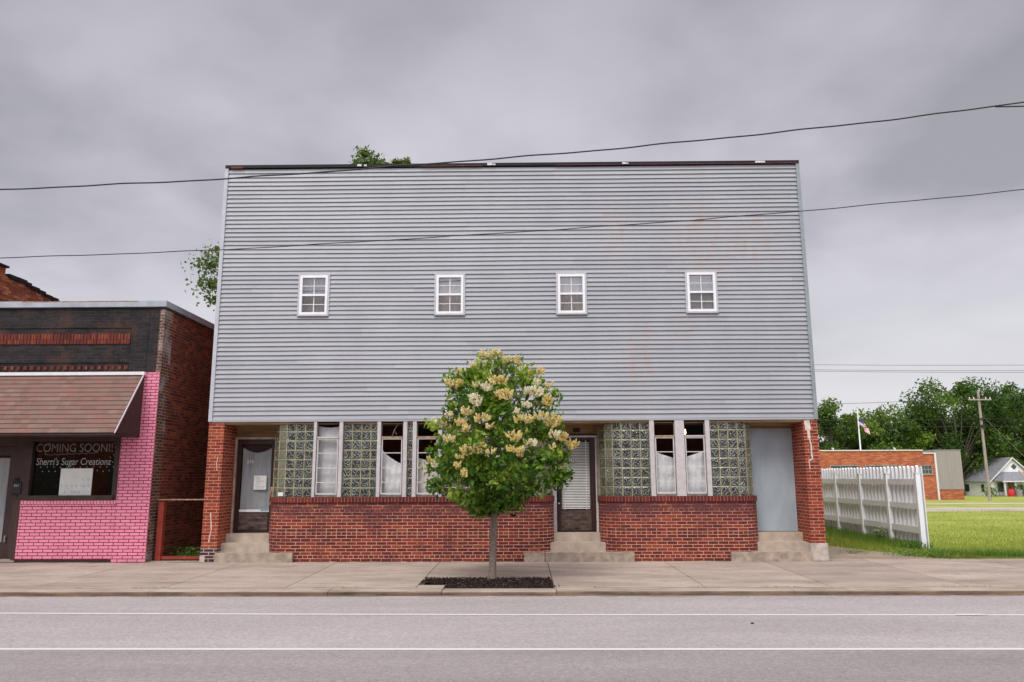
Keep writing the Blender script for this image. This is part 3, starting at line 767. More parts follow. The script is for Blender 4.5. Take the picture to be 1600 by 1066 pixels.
def arc_path(x0, x1, y, side):
    """straight run between window edge and the tangent, then the quarter curve and a short return"""
    r = R_ - y
    if side == 'L':       # x0 bay end, x1 window edge; s runs from window edge leftwards
        st = x1-(x0+R_); al = r*pi/2; L = st+al+.2
        def f(s):
            if s < st: return (x1-s, y)
            if s < st+al:
                t = (s-st)/r; return (x0+R_ - r*sin(t), R_ - r*cos(t))
            return (x0+y, R_+(s-st-al))
    else:
        st = (x1-R_)-x0; al = r*pi/2; L = st+al+.2
        def f(s):
            if s < st: return (x0+s, y)
            if s < st+al:
                t = (s-st)/r; return (x1-R_ + r*sin(t), R_ - r*cos(t))
            return (x1-y, R_+(s-st-al))
    return f, L
def straight(a, b): return (lambda s: (a+s, GY)), b-a
p = arc_path(-5.54, -4.535, GY, 'L'); glass_panel('glass_block_panel', p, p[1]/.2)
p = straight(-3.902, -3.152); glass_panel('glass_block_panel', p, p[1]/.2)
p = straight(-2.505, -2.382); glass_panel('glass_block_panel', p, 1)
p = straight(-1.75, -.98); glass_panel('glass_block_panel', p, p[1]/.2)
p = arc_path(-.355, .668, GY, 'R'); glass_panel('glass_block_panel', p, p[1]/.2)
p = arc_path(1.67, 2.736, GY, 'L'); glass_panel('glass_block_panel', p, p[1]/.2)
p = arc_path(4.03, 5.07, GY, 'R'); glass_panel('glass_block_panel', p, p[1]/.2)

# window posts
def post(x0, x1, bottom=1.338): 
    mb = MB(); mb.box(x0, x1, -.012, .10, bottom, 2.945); mb.build('window_post', M['post_white'], B, bevel=.004)
for a, b in [(-4.535,-4.475),(-3.978,-3.902),(-3.152,-3.076),(-2.588,-2.505),(-2.382,-2.30),(-1.825,-1.75),(-.98,-.915),(-.42,-.355),(2.736,2.832),(3.281,3.479),(3.935,4.03)]:
    post(a, b)
# store windows: transom over a four-light storm sash, sheet hung inside
def drape(x0, x1, ztop, zbot, mat, y=.2, fold=.02, seed=0, parent=None, name='window_sheet', nf=9):
    """ztop: function of t in 0..1"""
    r = random.Random(seed); mb = MB(); nx, nz = 26, 22; ph = [r.random()*6 for _ in range(4)]
    V = []
    for i in range(nx+1):
        t = i/nx
        for j in range(nz+1):
            w = j/nz; zt = ztop(t); z = zbot + (zt-zbot)*w
            yy = y + fold*sin(t*nf+ph[0]+w*2)*(.4+.6*w) + fold*.6*sin(t*nf*2.3+ph[1]-w*4) + fold*.8*sin((t*3+w*5)+ph[2])*(1-w)
            V.append((x0+(x1-x0)*t, yy, z))
    base = len(mb.v); mb.v += V
    for i in range(nx):
        for j in range(nz):
            a = base+i*(nz+1)+j; mb.f.append((a, a+nz+1, a+nz+2, a+1))
    return mb.build(name, mat, parent, smooth=True)
def store_window(x0, x1, sheet, top_dark=True, rust=False, label=None):
    fr = MB(); f = .016
    fr.box(x0+.002, x0+f, .03, .09, 1.34, 2.943); fr.box(x1-f, x1-.002, .03, .09, 1.34, 2.943)
    fr.box(x0+f, x1-f, .03, .09, 1.34, 1.375); fr.box(x0+f, x1-f, .03, .09, 2.91, 2.943)
    w = fr.build('store_window', M['sub_frame'], B)
    if label: w['label'] = label
    mb = MB(); mb.box(x0+f, x1-f, -.004, .085, 2.592, 2.622); mb.build('transom_bar', M['rust_bar'] if rust else M['post_white'], w)
    s = MB(); a, b = x0+f+.004, x1-f-.004
    s.box(a, a+.022, .012, .05, 1.39, 2.588); s.box(b-.022, b, .012, .05, 1.39, 2.588)
    s.box(a+.022, b-.022, .012, .05, 1.39, 1.42); s.box(a+.022, b-.022, .012, .05, 2.56, 2.588)
    for z in (2.27, 1.955, 1.648): s.box(a+.022, b-.022, .014, .045, z-.009, z+.009)
    s.build('storm_sash', M['sash'], w)
    g = MB(); g.face([(x0+f,.057,1.39),(x1-f,.057,1.39),(x1-f,.057,2.59),(x0+f,.057,2.59)]); g.build('pane', M['glass'], w)
    g = MB(); g.face([(x0+f,.057,2.622),(x1-f,.057,2.622),(x1-f,.057,2.90),(x0+f,.057,2.90)]); g.build('pane', M['glass'], w)
    for k in sheet: drape(x0+.01, x1-.01, k[0], k[1], M[k[2]], parent=w, seed=int(abs(x0*10))+len(k[2]), fold=k[3] if len(k) > 3 else .015, y=.16)
    return w
store_window(-4.475,-3.978, [(lambda t: 2.86-.03*sin(t*pi), 1.34, 'cloth_pale', .004)], label='store window fully covered by a pale grey sheet')
w2 = store_window(-3.076,-2.588, [(lambda t: 2.40-.38*t**.55, 1.34, 'cloth_white', .014)], rust=True, label='store window with a sheet sagging down to the right and a cracked transom')
store_window(-2.30,-1.825, [(lambda t: 2.17-.05*sin(t*pi), 1.34, 'cloth_beige', .004)], rust=True, label='store window with beige cloth over its lower half')
store_window(-.915,-.42, [(lambda t: 2.3-.1*t, 1.34, 'cloth_beige', .012)])
store_window(2.832,3.281, [(lambda t: 2.30-.16*t**.8, 1.34, 'cloth_white', .012)], rust=True, label='store window with a white sheet sloping down to the right')
store_window(3.479,3.935, [(lambda t: 2.15+.14*t, 1.34, 'cloth_white', .012)], label='store window with a lit bulb behind its transom')
mb = MB()
for (a, b) in (((-2.72,2.88),(-2.80,2.76)),((-2.80,2.76),(-2.835,2.64)),((-2.80,2.76),(-2.74,2.66)),((-2.835,2.64),(-2.86,2.63))):
    mb.tube([(a[0],.052,a[1]),(b[0],.052,b[1])], .0022, 4)
mb.build('glass_crack', M['sash'], w2)
# hanging bulb inside the right-hand window
mb = MB(); mb.tube([(3.565,.30,2.93),(3.565,.30,2.76)], .006, 6); bc = mb.build('bulb_cord', M['black'], B)
mb = MB(); mb.tube([(3.565,.30,2.77),(3.565,.30,2.745),(3.565,.30,2.71),(3.565,.30,2.675),(3.565,.30,2.655)], [.012,.014,.024,.022,.006], 12); mb.build('bulb', M['bulb'], bc)
# little white sticker on the first glass panel and items on the sills
mb = MB(); mb.box(-5.27,-5.16,.055,.062,1.36,1.44); mb.build('sticker', M['paper'], B)

# upper windows
for wi, (x0, x1, z0, z1) in enumerate(WIN):
    fr = MB(); f = .052
    fr.box(x0, x0+f, -.038, .06, z0, z1); fr.box(x1-f, x1, -.038, .06, z0, z1); fr.box(x0+f, x1-f, -.038, .06, z0, z0+f); fr.box(x0+f, x1-f, -.038, .06, z1-f, z1)
    w = fr.build('window', M['vinyl'], B, bevel=.005)
    j = MB(); j.box(x0-.042, x0-.001, -.030, .03, z0-.04, z1+.028); j.box(x1+.001, x1+.042, -.030, .03, z0-.04, z1+.028); j.box(x0-.001, x1+.001, -.030, .03, z1+.001, z1+.028)
    j.build('window_trim', M['trim_grey'], w)
    sl = MB(); sl.box(x0-.03, x1+.03, -.052, .03, z0-.038, z0-.001); sl.build('window_sill', M['trim_grey'], w)
    zm = (z0+z1)/2; s = MB(); s.box(x0+f, x1-f, -.028, .05, zm-.022, zm+.022)
    s.build('meeting_rail', M['vinyl'], w)
    g = MB(); xm = (x0+x1)/2
    for (a, b) in ((z0+f, zm-.022), (zm+.022, z1-f)):
        yy = -.002 if a > zm else .012
        g.box(xm-.010, xm+.010, yy, yy+.012, a, b); g.box(x0+f, xm-.010, yy, yy+.012, (a+b)/2-.008, (a+b)/2+.008); g.box(xm+.010, x1-f, yy, yy+.012, (a+b)/2-.008, (a+b)/2+.008)
    g.build('window_grille', M['grille'], w)
    g = MB(); g.face([(x0+f,.016,zm+.022),(x1-f,.016,zm+.022),(x1-f,.016,z1-f),(x0+f,.016,z1-f)]); g.build('pane', M['glass_up'], w); g = MB(); g.face([(x0+f,.030,z0+f),(x1-f,.030,z0+f),(x1-f,.030,zm-.022),(x0+f,.030,zm-.022)]); g.build('pane', M['glass_low'], w)
    if wi == 3:
        mb = MB(); n = 26; h = z1-z0-.1
        for k in range(n): mb.box(x0+.05, x1-.05, .06, .085, z0+.05+k*h/n, z0+.05+(k+.62)*h/n)
        mb.build('blind', M['cloth_pale'], w)
    else:
        drape(x0+.03, x1-.03, (lambda t: z1-.02), z0+.02, M['cloth_beige' if wi else 'cloth_pale'], y=.12, fold=.025, seed=wi, parent=w, name='curtain', nf=14)

# doors -----------------------------------------------------------
def text_mesh(name, body, size, loc, mat, parent, shear=0, extrude=.001, sx=1.0, bold=0):
    cu = bpy.data.curves.new('t', 'FONT'); cu.body = body; cu.size = size; cu.align_x = 'CENTER'; cu.align_y = 'CENTER'; cu.shear = shear; cu.extrude = extrude; cu.offset = bold
    ob = bpy.data.objects.new('t', cu); COL.objects.link(ob); bpy.context.view_layer.update()
    me = bpy.data.meshes.new_from_object(ob.evaluated_get(bpy.context.evaluated_depsgraph_get()))
    bpy.data.objects.remove(ob); me.name = name
    off = Vector(ROOTLOC.get(parent.name, (0,0,0)))
    for v in me.vertices:
        c = v.co.copy(); v.co = (c.x*sx + loc[0]-off.x, loc[1]-c.z-off.y, c.y + loc[2]-off.z)
    me.materials.clear(); me.materials.append(mat)
    o = bpy.data.objects.new(name, me); COL.objects.link(o); o.parent = parent; ROOTLOC[o.name] = tuple(off); return o
for (a, b) in ((-5.542,-5.484), (.612,.670), (1.670,1.724), (5.02,5.084)):
    mb = MB(); mb.box(a, b, .69, .80, 1.34, 2.90); mb.build('jamb_filler', M['jamb_tan'], B)
# common wood panel over each door
for (a, b, z) in ((-6.50,-5.54,2.66), (.668,1.67,2.70), (5.07,6.045,2.815)):
    mb = MB(); mb.box(a+.002, b-.002, .76, .80, z, 2.90); mb.build('plywood_panel', M['plywood'], B)
# door 1
fr = MB(); fr.box(-6.498,-6.455,.70,.80,.54,2.655); fr.box(-5.60,-5.543,.70,.80,.54,2.655); fr.box(-6.455,-5.60,.70,.80,2.61,2.655); 
d1f = fr.build('door_frame', M['jamb_tan'], B, bevel=.004)
d = MB(); x0, x1, z0, z1 = -6.452,-5.603,.56,2.605
gx0, gx1, gz0, gz1 = -6.36,-5.675,1.0,2.50
d.box(x0, gx0, .745, .79, z0, z1); d.box(gx1, x1, .745, .79, z0, z1); d.box(gx0, gx1, .745, .79, gz1, z1); d.box(gx0, gx1, .75, .79, z0, gz0)
d1 = d.build('door', M['door_brown'], B, label='brown glazed door hung with a grey sheet, number 215')
k = MB(); k.box(gx0+.02, gx1-.02, .738, .749, z0+.06, gz0-.03); k.build('kick_panel', M['kick'], d1)
g = MB(); g.face([(gx0,.767,gz0),(gx1,.767,gz0),(gx1,.767,gz1),(gx0,.767,gz1)]); g.build('pane', M['glass'], d1)
drape(gx0+.02, gx1-.01, (lambda t: 2.42-.11*sin(t*pi)), 1.03, M['cloth_grey'], y=.80, fold=.012, seed=5, parent=d1, name='door_sheet', nf=11)
mb = MB(); mb.box(gx0+.01, gx1-.005, .758, .763, 1.0, 1.055); mb.build('sheet_hem', M['cloth_white'], d1)
mb = MB(); mb.box(-5.86,-5.69,.755,.7575,1.02,1.07); mb.build('letter_slip', M['ink_blue'], d1)
n1_ = MB(); n1_.box(-6.05,-5.765,.752,.756,1.49,1.80); nt_ = n1_.build('paper_notice', M['paper'], d1)
mb = MB(); r = random.Random(4)
for k in range(9):
    z = 1.765-.03*k; a = -6.02+.02*r.random(); b = a + .08+.14*r.random(); mb.box(a, b, .7505, .7515, z-.004, z+.003)
mb.build('handwriting', M['ink'], nt_)
text_mesh('house_number', '215', .105, (-6.155,.752,2.11), M['white_trim'], d1, bold=.002)
h = MB(); h.tube([(-5.635,.72,1.25),(-5.635,.69,1.28),(-5.635,.69,1.42),(-5.635,.72,1.45)], .014, 8); h.box(-5.66,-5.61,.735,.744,1.15,1.55); h.build('door_handle', M['rust_bar'], d1)
# door 2
fr = MB(); fr.box(.672,.745,.70,.80,.55,2.66); fr.box(1.622,1.668,.70,.80,.55,2.66); fr.box(.745,1.622,.70,.80,2.625,2.66)
fr.build('door_frame', M['jamb_white'], B, bevel=.004)
mb = MB(); mb.box(.68,1.66,.72,.755,2.664,2.71); mb.build('head_board', M['brown_frame'], B)
mb = MB(); mb.box(1.14,1.29,.73,.758,2.745,2.825); mb.build('vent_box', M['black'], B, bevel=.006)
d = MB(); x0, x1, z0, z1 = .748,1.619,.565,2.62; gx0, gx1, gz0, gz1 = .86,1.50,1.03,2.56
d.box(x0, gx0, .745, .79, z0, z1); d.box(gx1, x1, .745, .79, z0, z1); d.box(gx0, gx1, .745, .79, gz1, z1); d.box(gx0, gx1, .75, .79, z0, gz0)
d2 = d.build('door', M['door_brown'], B, label='brown door with white venetian blind behind its glass, number 216')
k = MB(); k.box(gx0-.02, gx1+.01, .738, .749, z0+.02, gz0-.01); k.build('kick_panel', M['kick'], d2)
g = MB(); g.face([(gx0,.767,gz0),(gx1,.767,gz0),(gx1,.767,gz1),(gx0,.767,gz1)]); g.build('pane', M['glass'], d2)
mb = MB(); nb = 42
for k in range(nb):
    z = gz0+.02 + k*(gz1-gz0-.05)/nb; mb.xprism([(.792,z),(.806,z+.020),(.808,z+.019),(.794,z-.001)], gx0+.005, gx1-.005)
mb.build('venetian_blind', M['blind'], d2)
mb = MB(); mb.box(1.41,1.425,.787,.790,gz0,gz1); mb.box(.93,.945,.787,.790,gz0,gz1); mb.build('blind_tape', M['blind'], d2)
mb = MB(); mb.box(gx0, gx1, .83, .84, gz0, gz1); mb.build('blind_backing', M['interior'], d2)
mb = MB(); mb.box(1.035,1.19,.757,.761,2.07,2.16); nb_ = mb.build('number_plate', M['cloth_pale'], d2)
text_mesh('house_number', '216', .095, (1.112,.755,2.115), M['black'], nb_, bold=.001)
h = MB(); h.box(.775,.825,.735,.744,1.12,1.60); h.tube([(.80,.73,1.2),(.80,.69,1.24),(.80,.69,1.40),(.80,.73,1.44)], .014, 8); h.build('door_handle', M['black'], d2)
mb = MB(); mb.tube([(.80,.745,1.50),(.80,.728,1.50)], .022, 12); mb.tube([(.80,.745,1.17),(.80,.728,1.17)], .022, 12); mb.build('lock', M['fascia'], d2)
mb = MB(); mb.box(.89,.97,.757,.760,1.68,1.72); mb.tube([(.93,.760,1.52),(.93,.758,1.52)], .03, 14); mb.build('sticker', M['cloth_pale'], d2)
# door 3: painted plywood
d = MB(); d.box(5.085,6.04,.73,.77,.56,2.81); d.build('boarded_door', M['blue_panel'], B, label='blue-grey plywood panel closing the right-hand doorway')
mb = MB()
for (x, z) in ((5.14,.63),(5.14,1.6),(5.14,2.73),(5.98,.63),(5.98,1.7),(5.98,2.73),(5.55,2.75),(5.6,.61)): mb.tube([(x,.73,z),(x,.727,z)], .007, 8)
mb.build('screw', M['black'], B)
# backing so no light leaks round doors
mb = MB(); mb.box(-6.5,-5.54,.84,.90,.5,2.9); mb.box(.67,1.67,.86,.90,.5,2.9); mb.box(5.07,6.045,.84,.90,.5,2.9); mb.build('inner_wall', M['interior'], B)

# steps: lowest stone runs past the curve
def steps(x0, x1, b0, b1, s0, s1, name='doorstep'):
    m = MB(); m.box(b0, b1, -.10, .25, -.03, .185); o1 = m.build('bottom_step', M['concrete_old'], B, bevel=.022)
    m = MB(); m.box(s0, s1, .22, .56, 0, .37); m.build('middle_step', M['concrete_step'], B, bevel=.012)
    m = MB(); m.box(x0, x1, .47, .83, 0, .548); m.build('top_step', M['concrete_step'], B, bevel=.012)
steps(-6.498,-5.52,-6.50,-4.86,-6.498,-5.32)
steps(.66,1.69,.46,2.32,.50,1.86)
m = MB(); m.box(.02,.445,-.09,.2,-.03,.182); m.build('bottom_step', M['concrete_old'], B, bevel=.022)
steps(5.05,6.043,4.34,6.018,4.89,6.04)

# ------------------------------------------------------------------ pink shop
K = thing('brick_shop', (-10.2, 0, 0), 'single storey shop with pink painted front, brown awning and black painted brick above', 'shop')
PX0, PX1 = -13.0, -8.0
mb = MB(); mb.box(PX1-.16, PX1, .0, 14, -.02, 5.50); mb.build('side_wall', M['side_brick'], K)
mb = MB(); mb.box(PX1-.158, PX1+.006, -.003, .42, -.02, 5.48); mb.build('corner_quoin', M['edge_brick'], K)
mb = MB(); mb.box(PX0, PX1-.165, .02, .25, 4.05, 5.50); mb.build('upper_wall', M['black_brick'], K)
mb = MB(); mb.box(PX1-.32, PX1-.10, -.006, .02, 4.06, 5.49); mb.build('upper_corner', M['black_brick'], K)
mb = MB(); mb.box(PX0, -8.72, .0, .019, 5.06, 5.49); mb.box(PX0, -8.72, -.004, .019, 4.28, 4.66); mb.box(-8.715, PX1-.33, .0, .019, 4.06, 5.49); mb.build('wall_band', M['black_brick'], K)
mb = MB()
x = PX0
while x < -8.75:
    mb.xprism([(.0,4.70),(.0,4.93),(.017,4.93),(.017,4.70)], x, x+.060); x += .075
mb.build('soldier_course', M['soldier'], K, bevel=.004)
mb = MB(); x = PX0
while x < -8.75:
    mb.box(x, x+.07, -.018, .018, 4.12, 4.20); x += .15
mb.build('dentil_course', M['soldier'], K, bevel=.004)
mb = MB(); mb.box(PX0, PX1+.05, -.06, .3, 5.53, 5.665); mb.box(PX1-.2, PX1+.05, .3, 14, 5.53, 5.665); mb.build('roof_fascia', M['fascia'], K, bevel=.004)
mb = MB(); mb.box(-11.2,-8.6,-.064,-.061,5.648,5.664); mb.build('rust_streak', M['rusty'], K)
mb = MB(); mb.box(PX0, PX1-.2, .3, 14, 5.35, 5.45); mb.build('roof', M['roofing'], K)
mb = MB(); mb.box(-8.73,-8.005,-.012,.25,-.02,4.05); mb.build('pink_pier', M['pink'], K)
mb = MB(); mb.box(-10.80,-8.74,.0,.22,.06,1.162); mb.box(-10.80,-10.64,.22,1.2,.06,1.162); mb.build('pink_stall_riser', M['pink'], K)
mb = MB(); mb.box(-10.80,-8.74,-.012,.22,1.165,1.285); mb.build('pink_sill', M['pink_row'], K)
mb = MB(); mb.box(-10.81,-8.735,.01,.22,-.02,.055); mb.build('base_strip', M['brown_frame'], K)
# shop window
fr = MB(); fr.box(-10.86,-10.66,.0,.2,1.29,2.75); fr.box(-8.85,-8.735,.0,.2,1.29,2.75); fr.box(-10.66,-8.85,.0,.2,2.55,2.75); fr.box(-10.70,-8.80,-.03,.2,1.29,1.39)
sw = fr.build('shop_window', M['brown_frame'], K, bevel=.005)
g = MB(); g.face([(-10.66,.093,1.39),(-8.85,.093,1.39),(-8.85,.093,2.55),(-10.66,.093,2.55)]); g.build('pane', M['glass_dark'], sw)
mb = MB(); mb.box(-10.66,-8.85,1.6,1.62,1.2,2.7); mb.build('window_backing', M['interior'], sw)
text_mesh('chalk_lettering', 'COMING SOON!!', .255, (-9.79,.084,2.40), M['chalk_dim'], sw, sx=.86, bold=0)
text_mesh('chalk_lettering', "Sherri's Sugar Creationz", .215, (-9.79,.084,2.105), M['chalk'], sw, shear=.12, sx=.78)
mb = MB(); pts = [(-10.40+.030*i, .086, 2.255+.045*i/38.+.012*sin(i*1.25)) for i in range(39)]; mb.tube(pts, .0035, 5); mb.build('chalk_underline', M['ink'], sw)
mb = MB(); r = random.Random(12)
dots = [(-10.5+.145*i, 1.985+.02*r.random()) for i in range(12)] + [(-10.45+.14*i, 1.90+.01*r.random()) for i in range(3)] + [(-9.25+.13*i, 1.90+.02*r.random()) for i in range(3)]
dots += [(-10.46,2.45),(-10.42,2.28),(-10.50,2.18),(-8.92,2.5),(-8.90,2.42),(-8.96,2.33),(-8.92,2.26),(-8.99,2.20),(-8.93,2.10),(-9.02,2.36),(-10.35,2.5)]
for (x, z) in dots: mb.tube([(x,.089,z),(x,.086,z)], .0115, 8)
mb.build('chalk_dots', M['chalk'], sw)
po = MB(); po.box(-10.04,-9.34,.076,.082,1.392,1.965); pst = po.build('poster', M['paper'], sw)
mb = MB(); r = random.Random(9)
for (z, xs) in ((1.74, (-9.53,-9.42)), (1.60, (-9.99,-9.88,-9.77,-9.67,-9.55,-9.50,-9.40)), (1.47, (-9.90,-9.75,-9.70,-9.65,-9.60))):
    for x in xs:
        mb.box(x-.018, x+.018, .0735, .0745, z-.03, z-.022); mb.box(x-.018, x-.011, .0735, .0745, z-.022, z+.03); 
        if r.random() < .6: mb.box(x+.008, x+.015, .0735, .0745, z-.022, z+.02)
mb.build('poster_writing', M['ink_blue'], pst)
# door recess with panels and mailbox
mb = MB(); mb.box(-11.05,-10.865,.10,.2,.03,2.75); mb.box(-13.0,-11.06,.12,.2,2.45,2.75); mb.box(-10.90,-10.81,.0,.1,.06,1.285)
dp = mb.build('brown_panelling', M['brown_wood'], K)
dd = MB(); dd.box(-11.98,-11.90,.14,.19,.08,2.44); dd.box(-11.22,-11.065,.14,.19,.08,2.44); dd.box(-11.90,-11.22,.14,.19,.08,.35); dd.box(-11.90,-11.22,.14,.19,2.25,2.44)
dr = dd.build('shop_door', M['brown_frame'], K)
g = MB(); g.face([(-11.90,.163,.35),(-11.22,.163,.35),(-11.22,.163,2.25),(-11.90,.163,2.25)]); g.build('pane', M['glass'], dr)
mb = MB(); mb.box(-11.88,-11.24,.22,.23,.4,2.2); mb.build('door_blind', M['cloth_grey'], dr)
h = MB(); h.tube([(-11.13,.14,.42),(-11.13,.10,.42),(-11.13,.10,.54),(-11.13,.14,.54)], .01, 8); h.build('door_handle', M['fascia'], dr)
mb = MB(); mb.box(-13.0,-11.99,.14,.2,-.02,2.44); mb.build('brown_panelling', M['brown_wood'], K)
mb = MB(); mb.box(-13,-10.82,.02,.5,-.02,.06); mb.build('door_step', M['concrete_old'], K)
bx = MB(); bx.xprism([(.10,1.40),(.02,1.40),(-.02,1.44),(-.02,1.66),(.02,1.74),(.10,1.76)], -11.01, -10.82)
mbx = bx.build('letter_box', M['black'], K, bevel=.006)
text_mesh('house_number', '211', .07, (-10.915,-.024,1.60), M['white_trim'], mbx)
# awning
AX1 = -8.335
mb = MB()
top, bot = (-.05, 3.985), (-1.05, 2.665)
L = sqrt((top[0]-bot[0])**2+(top[1]-bot[1])**2)
ny, nz = -(top[1]-bot[1])/L, (top[0]-bot[0])/L
nrow = 13
for i in range(nrow):         # overlapping shingle rows
    a, b = i/nrow, (i+1.15)/nrow; b = min(b, 1)
    y0_, z0_ = bot[0]+(top[0]-bot[0])*a, bot[1]+(top[1]-bot[1])*a; y1_, z1_ = bot[0]+(top[0]-bot[0])*b, bot[1]+(top[1]-bot[1])*b
    t0, t1 = .014, .002
    p = [(PX0, y0_+ny*t0, z0_+nz*t0), (AX1, y0_+ny*t0, z0_+nz*t0), (AX1, y1_+ny*t1, z1_+nz*t1), (PX0, y1_+ny*t1, z1_+nz*t1)]
    mb.face(p, uv=[(PX0, a*L+.001+.5*0), (AX1, a*L+.001), (AX1, b*L), (PX0, b*L)])
    mb.face([(PX0,y0_,z0_),(AX1,y0_,z0_),p[1],p[0]], uv=[(PX0,.01),(AX1,.01),(AX1,.01),(PX0,.01)])
aw = mb.build('awning', M['shingle'], K)
mb = MB(); mb.xprism([(-1.04,2.66),(-.02,2.66),(-.02,3.98),(-.05,3.98)], AX1-.015, AX1); mb.build('awning_end', M['brown_wood'], aw)
mb = MB(); mb.xprism([(-1.04,2.655),(-.0,2.655),(-.0,2.62),(-1.04,2.62)], PX0, AX1); mb.build('awning_soffit', M['brown_frame'], aw)
mb = MB(); mb.box(PX0, AX1+.03, -.10, .02, 3.985, 4.055); mb.build('awning_cap', M['white_trim'], aw)
mb = MB(); mb.xprism([(-1.075,2.66),(-1.04,2.66),(-.04,3.985),(-.085,3.99)], AX1+.001, AX1+.012); mb.build('awning_rake', M['white_trim'], aw)

# alley gate frame between the buildings
G = thing('alley_gate', (-7.4, .3, 0), 'red iron gate frame standing in the gap between the pink shop and the tall building', 'gate')
mb = MB(); mb.box(-7.93,-7.81,.25,.37,0,1.24); mb.build('gate_post', M['red_iron'], G, bevel=.004)
mb = MB(); mb.box(-7.98,-6.85,.30,.325,1.275,1.30); mb.build('top_rail', M['rust_bar'], G)
mb = MB(); mb.box(-7.81,-6.85,.28,.34,.03,.09); mb.build('bottom_rail', M['red_iron'], G)

# ------------------------------------------------------------------ building behind, far left
L_ = thing('brick_building', (-16, 6, 0), 'old orange brick building rising behind the pink shop roof at far left', 'building')
mb = MB(); mb.xprism([(1.0,-.02),(14,-.02),(14,6.45),(4.0,6.62),(2.4,6.80),(1.0,6.80)], -22, -13.02)
mb.build('wall', M['old_orange'], L_)
mb = MB(); mb.box(-22,-13.03,1.05,1.86,6.803,7.0); mb.build('parapet_block', M['old_orange'], L_)
mb = MB(); r = random.Random(5); y = 1.95
while y < 14:
    w = .2+.2*r.random(); zz = float(np.interp(y, [1,2.4,4,14],[6.80,6.80,6.62,6.45])); mb.box(-13.2,-12.99+.02*r.random(), y, y+w-.01, zz-.03, zz+.045+.03*r.random()); y += w
mb.box(-22,-12.98,1.0,1.92,7.002,7.05)
mb.build('coping', M['flash_dark'], L_)

# ------------------------------------------------------------------ overhead wires
def catenary(pts, amp, seed, twist=.0):
    r = random.Random(seed); P = []
    xs = [p[0] for p in pts]
    N_ = 260; y0 = pts[0][1]
    for i in range(N_+1):
        x = xs[0]+(xs[-1]-xs[0])*i/N_
        z = np.interp(x, xs, [p[2] for p in pts])
        P.append([x, np.interp(x, xs, [p[1] for p in pts]), z])
    A = np.array(P); z = A[:,2].copy()
    for _ in range(60): z[1:-1] = (z[:-2]+2*z[1:-1]+z[2:])/4
    A[:,2] = z + amp*np.sin(A[:,0]*2.6+seed) + amp*.6*np.sin(A[:,0]*5.3+1)
    return A.tolist()
w1 = [(-24,-4,6.1),(-9.18,-4,6.745),(-5.235,-4,6.90),(-3.775,-4,7.0),(-1.98,-4,7.135),(.94,-4,7.335),(4.87,-4,7.715),(7.69,-4,8.035),(8.83,-4,8.20),(20,-4,10.1)]
mb = MB(); mb.tube(catenary(w1, .007, 1), .0125, 6); mb.build('overhead_cable', M['wire'], label='upper thick black cable crossing the sky and the top of the siding', cat='cable', group='overhead cables over the street')
mb = MB(); mb.tube(catenary([(8.35,-4,8.125),(8.6,-4,8.12),(9.5,-4,8.15),(12,-4,8.3),(20,-4,9.0)], .0, 2), .012, 6); mb.build('overhead_cable', M['wire'], label='short second strand joining the upper cable at the right edge', cat='cable', group='overhead cables over the street')
w2_ = [(-24,-4,5.3),(-9.03,-4,5.496),(-5.2,-4,5.61),(-1.28,-4,5.824),(2.03,-4,6.017),(4.78,-4,6.222),(8.64,-4,6.575),(20,-4,7.9)]
mb = MB(); mb.tube(catenary(w2_, .004, 4), .008, 6); mb.build('overhead_cable', M['wire'], label='lower thin cable running in front of the siding above the small windows', cat='cable', group='overhead cables over the street')
lab = ['topmost faint grey wire in the sky right of the building', 'middle faint grey wire in the sky right of the building', 'lowest faint grey wire in the sky right of the building']
for i, (za, zb) in enumerate(((11.40,11.27),(10.95,10.78),(10.83,10.62))):
    A = [(x, 50, za+(zb-za)*(x-25.6)/18.2 + .00045*(x-35)**2) for x in np.linspace(-20, 110, 60)]
    mb = MB(); mb.tube(A, .020, 5); mb.build('power_line', M['wire_far'], label=lab[i], cat='wire', group='faint wires in the sky')

# ------------------------------------------------------------------ white fence
F_ = thing('picket_fence', (9.75, 5.5, 0), 'tall white vinyl picket fence running back from the sidewalk beside the brick pillar', 'fence')
fa, fb = Vector((9.57, 2.2)), Vector((9.93, 9.9)); fd = (fb-fa).normalized(); fn = Vector((-fd.y, fd.x)); FL = (fb-fa).length   # fn points to -x (camera side)
def fbox(mb, s0, s1, o0, o1, z0, z1, slant=0):
    c = [fa+fd*s0+fn*o0, fa+fd*s1+fn*o0, fa+fd*s1+fn*o1, fa+fd*s0+fn*o1]
    lo = [(p.x, p.y, z0) for p in c]; hi = [(p.x, p.y, z1) for p in c]
    for f in ((3,2,1,0),): mb.face([lo[i] for i in f])
    mb.face(hi)
    for i in range(4):
        j = (i+1) % 4; mb.face([lo[i], lo[j], hi[j], hi[i]])
def fpicket(mb, s0, s1, o0, o1, z1):
    c = (s0+s1)/2; e = .022
    fbox(mb, s0, s1, o0, o1, .04, z1-.03)
    q = [fa+fd*s0, fa+fd*(s0+e), fa+fd*(s1-e), fa+fd*s1]
    A = [(*(p+fn*o0), z) for p, z in zip(q, (z1-.03, z1, z1, z1-.03))]; Bq = [(*(p+fn*o1), z) for p, z in zip(q, (z1-.03, z1, z1, z1-.03))]
    mb.face(A); mb.face(list(reversed(Bq)))
    for i in range(3): mb.face([A[i], A[i+1], Bq[i+1], Bq[i]])
ns = 5; SP = (FL-.1)/4.0
posts_s = [0, 1.72, 3.55, 5.5, 7.6]
for i, s in enumerate(posts_s):
    mb = MB(); fbox(mb, s, s+.11, .0, .11, -.02, 1.80); o = mb.build('fence_post', M['fence'], F_, bevel=.006)
    mb = MB(); fbox(mb, s-.012, s+.122, -.012, .122, 1.802, 1.822); mb.build('post_cap', M['fence'], o)
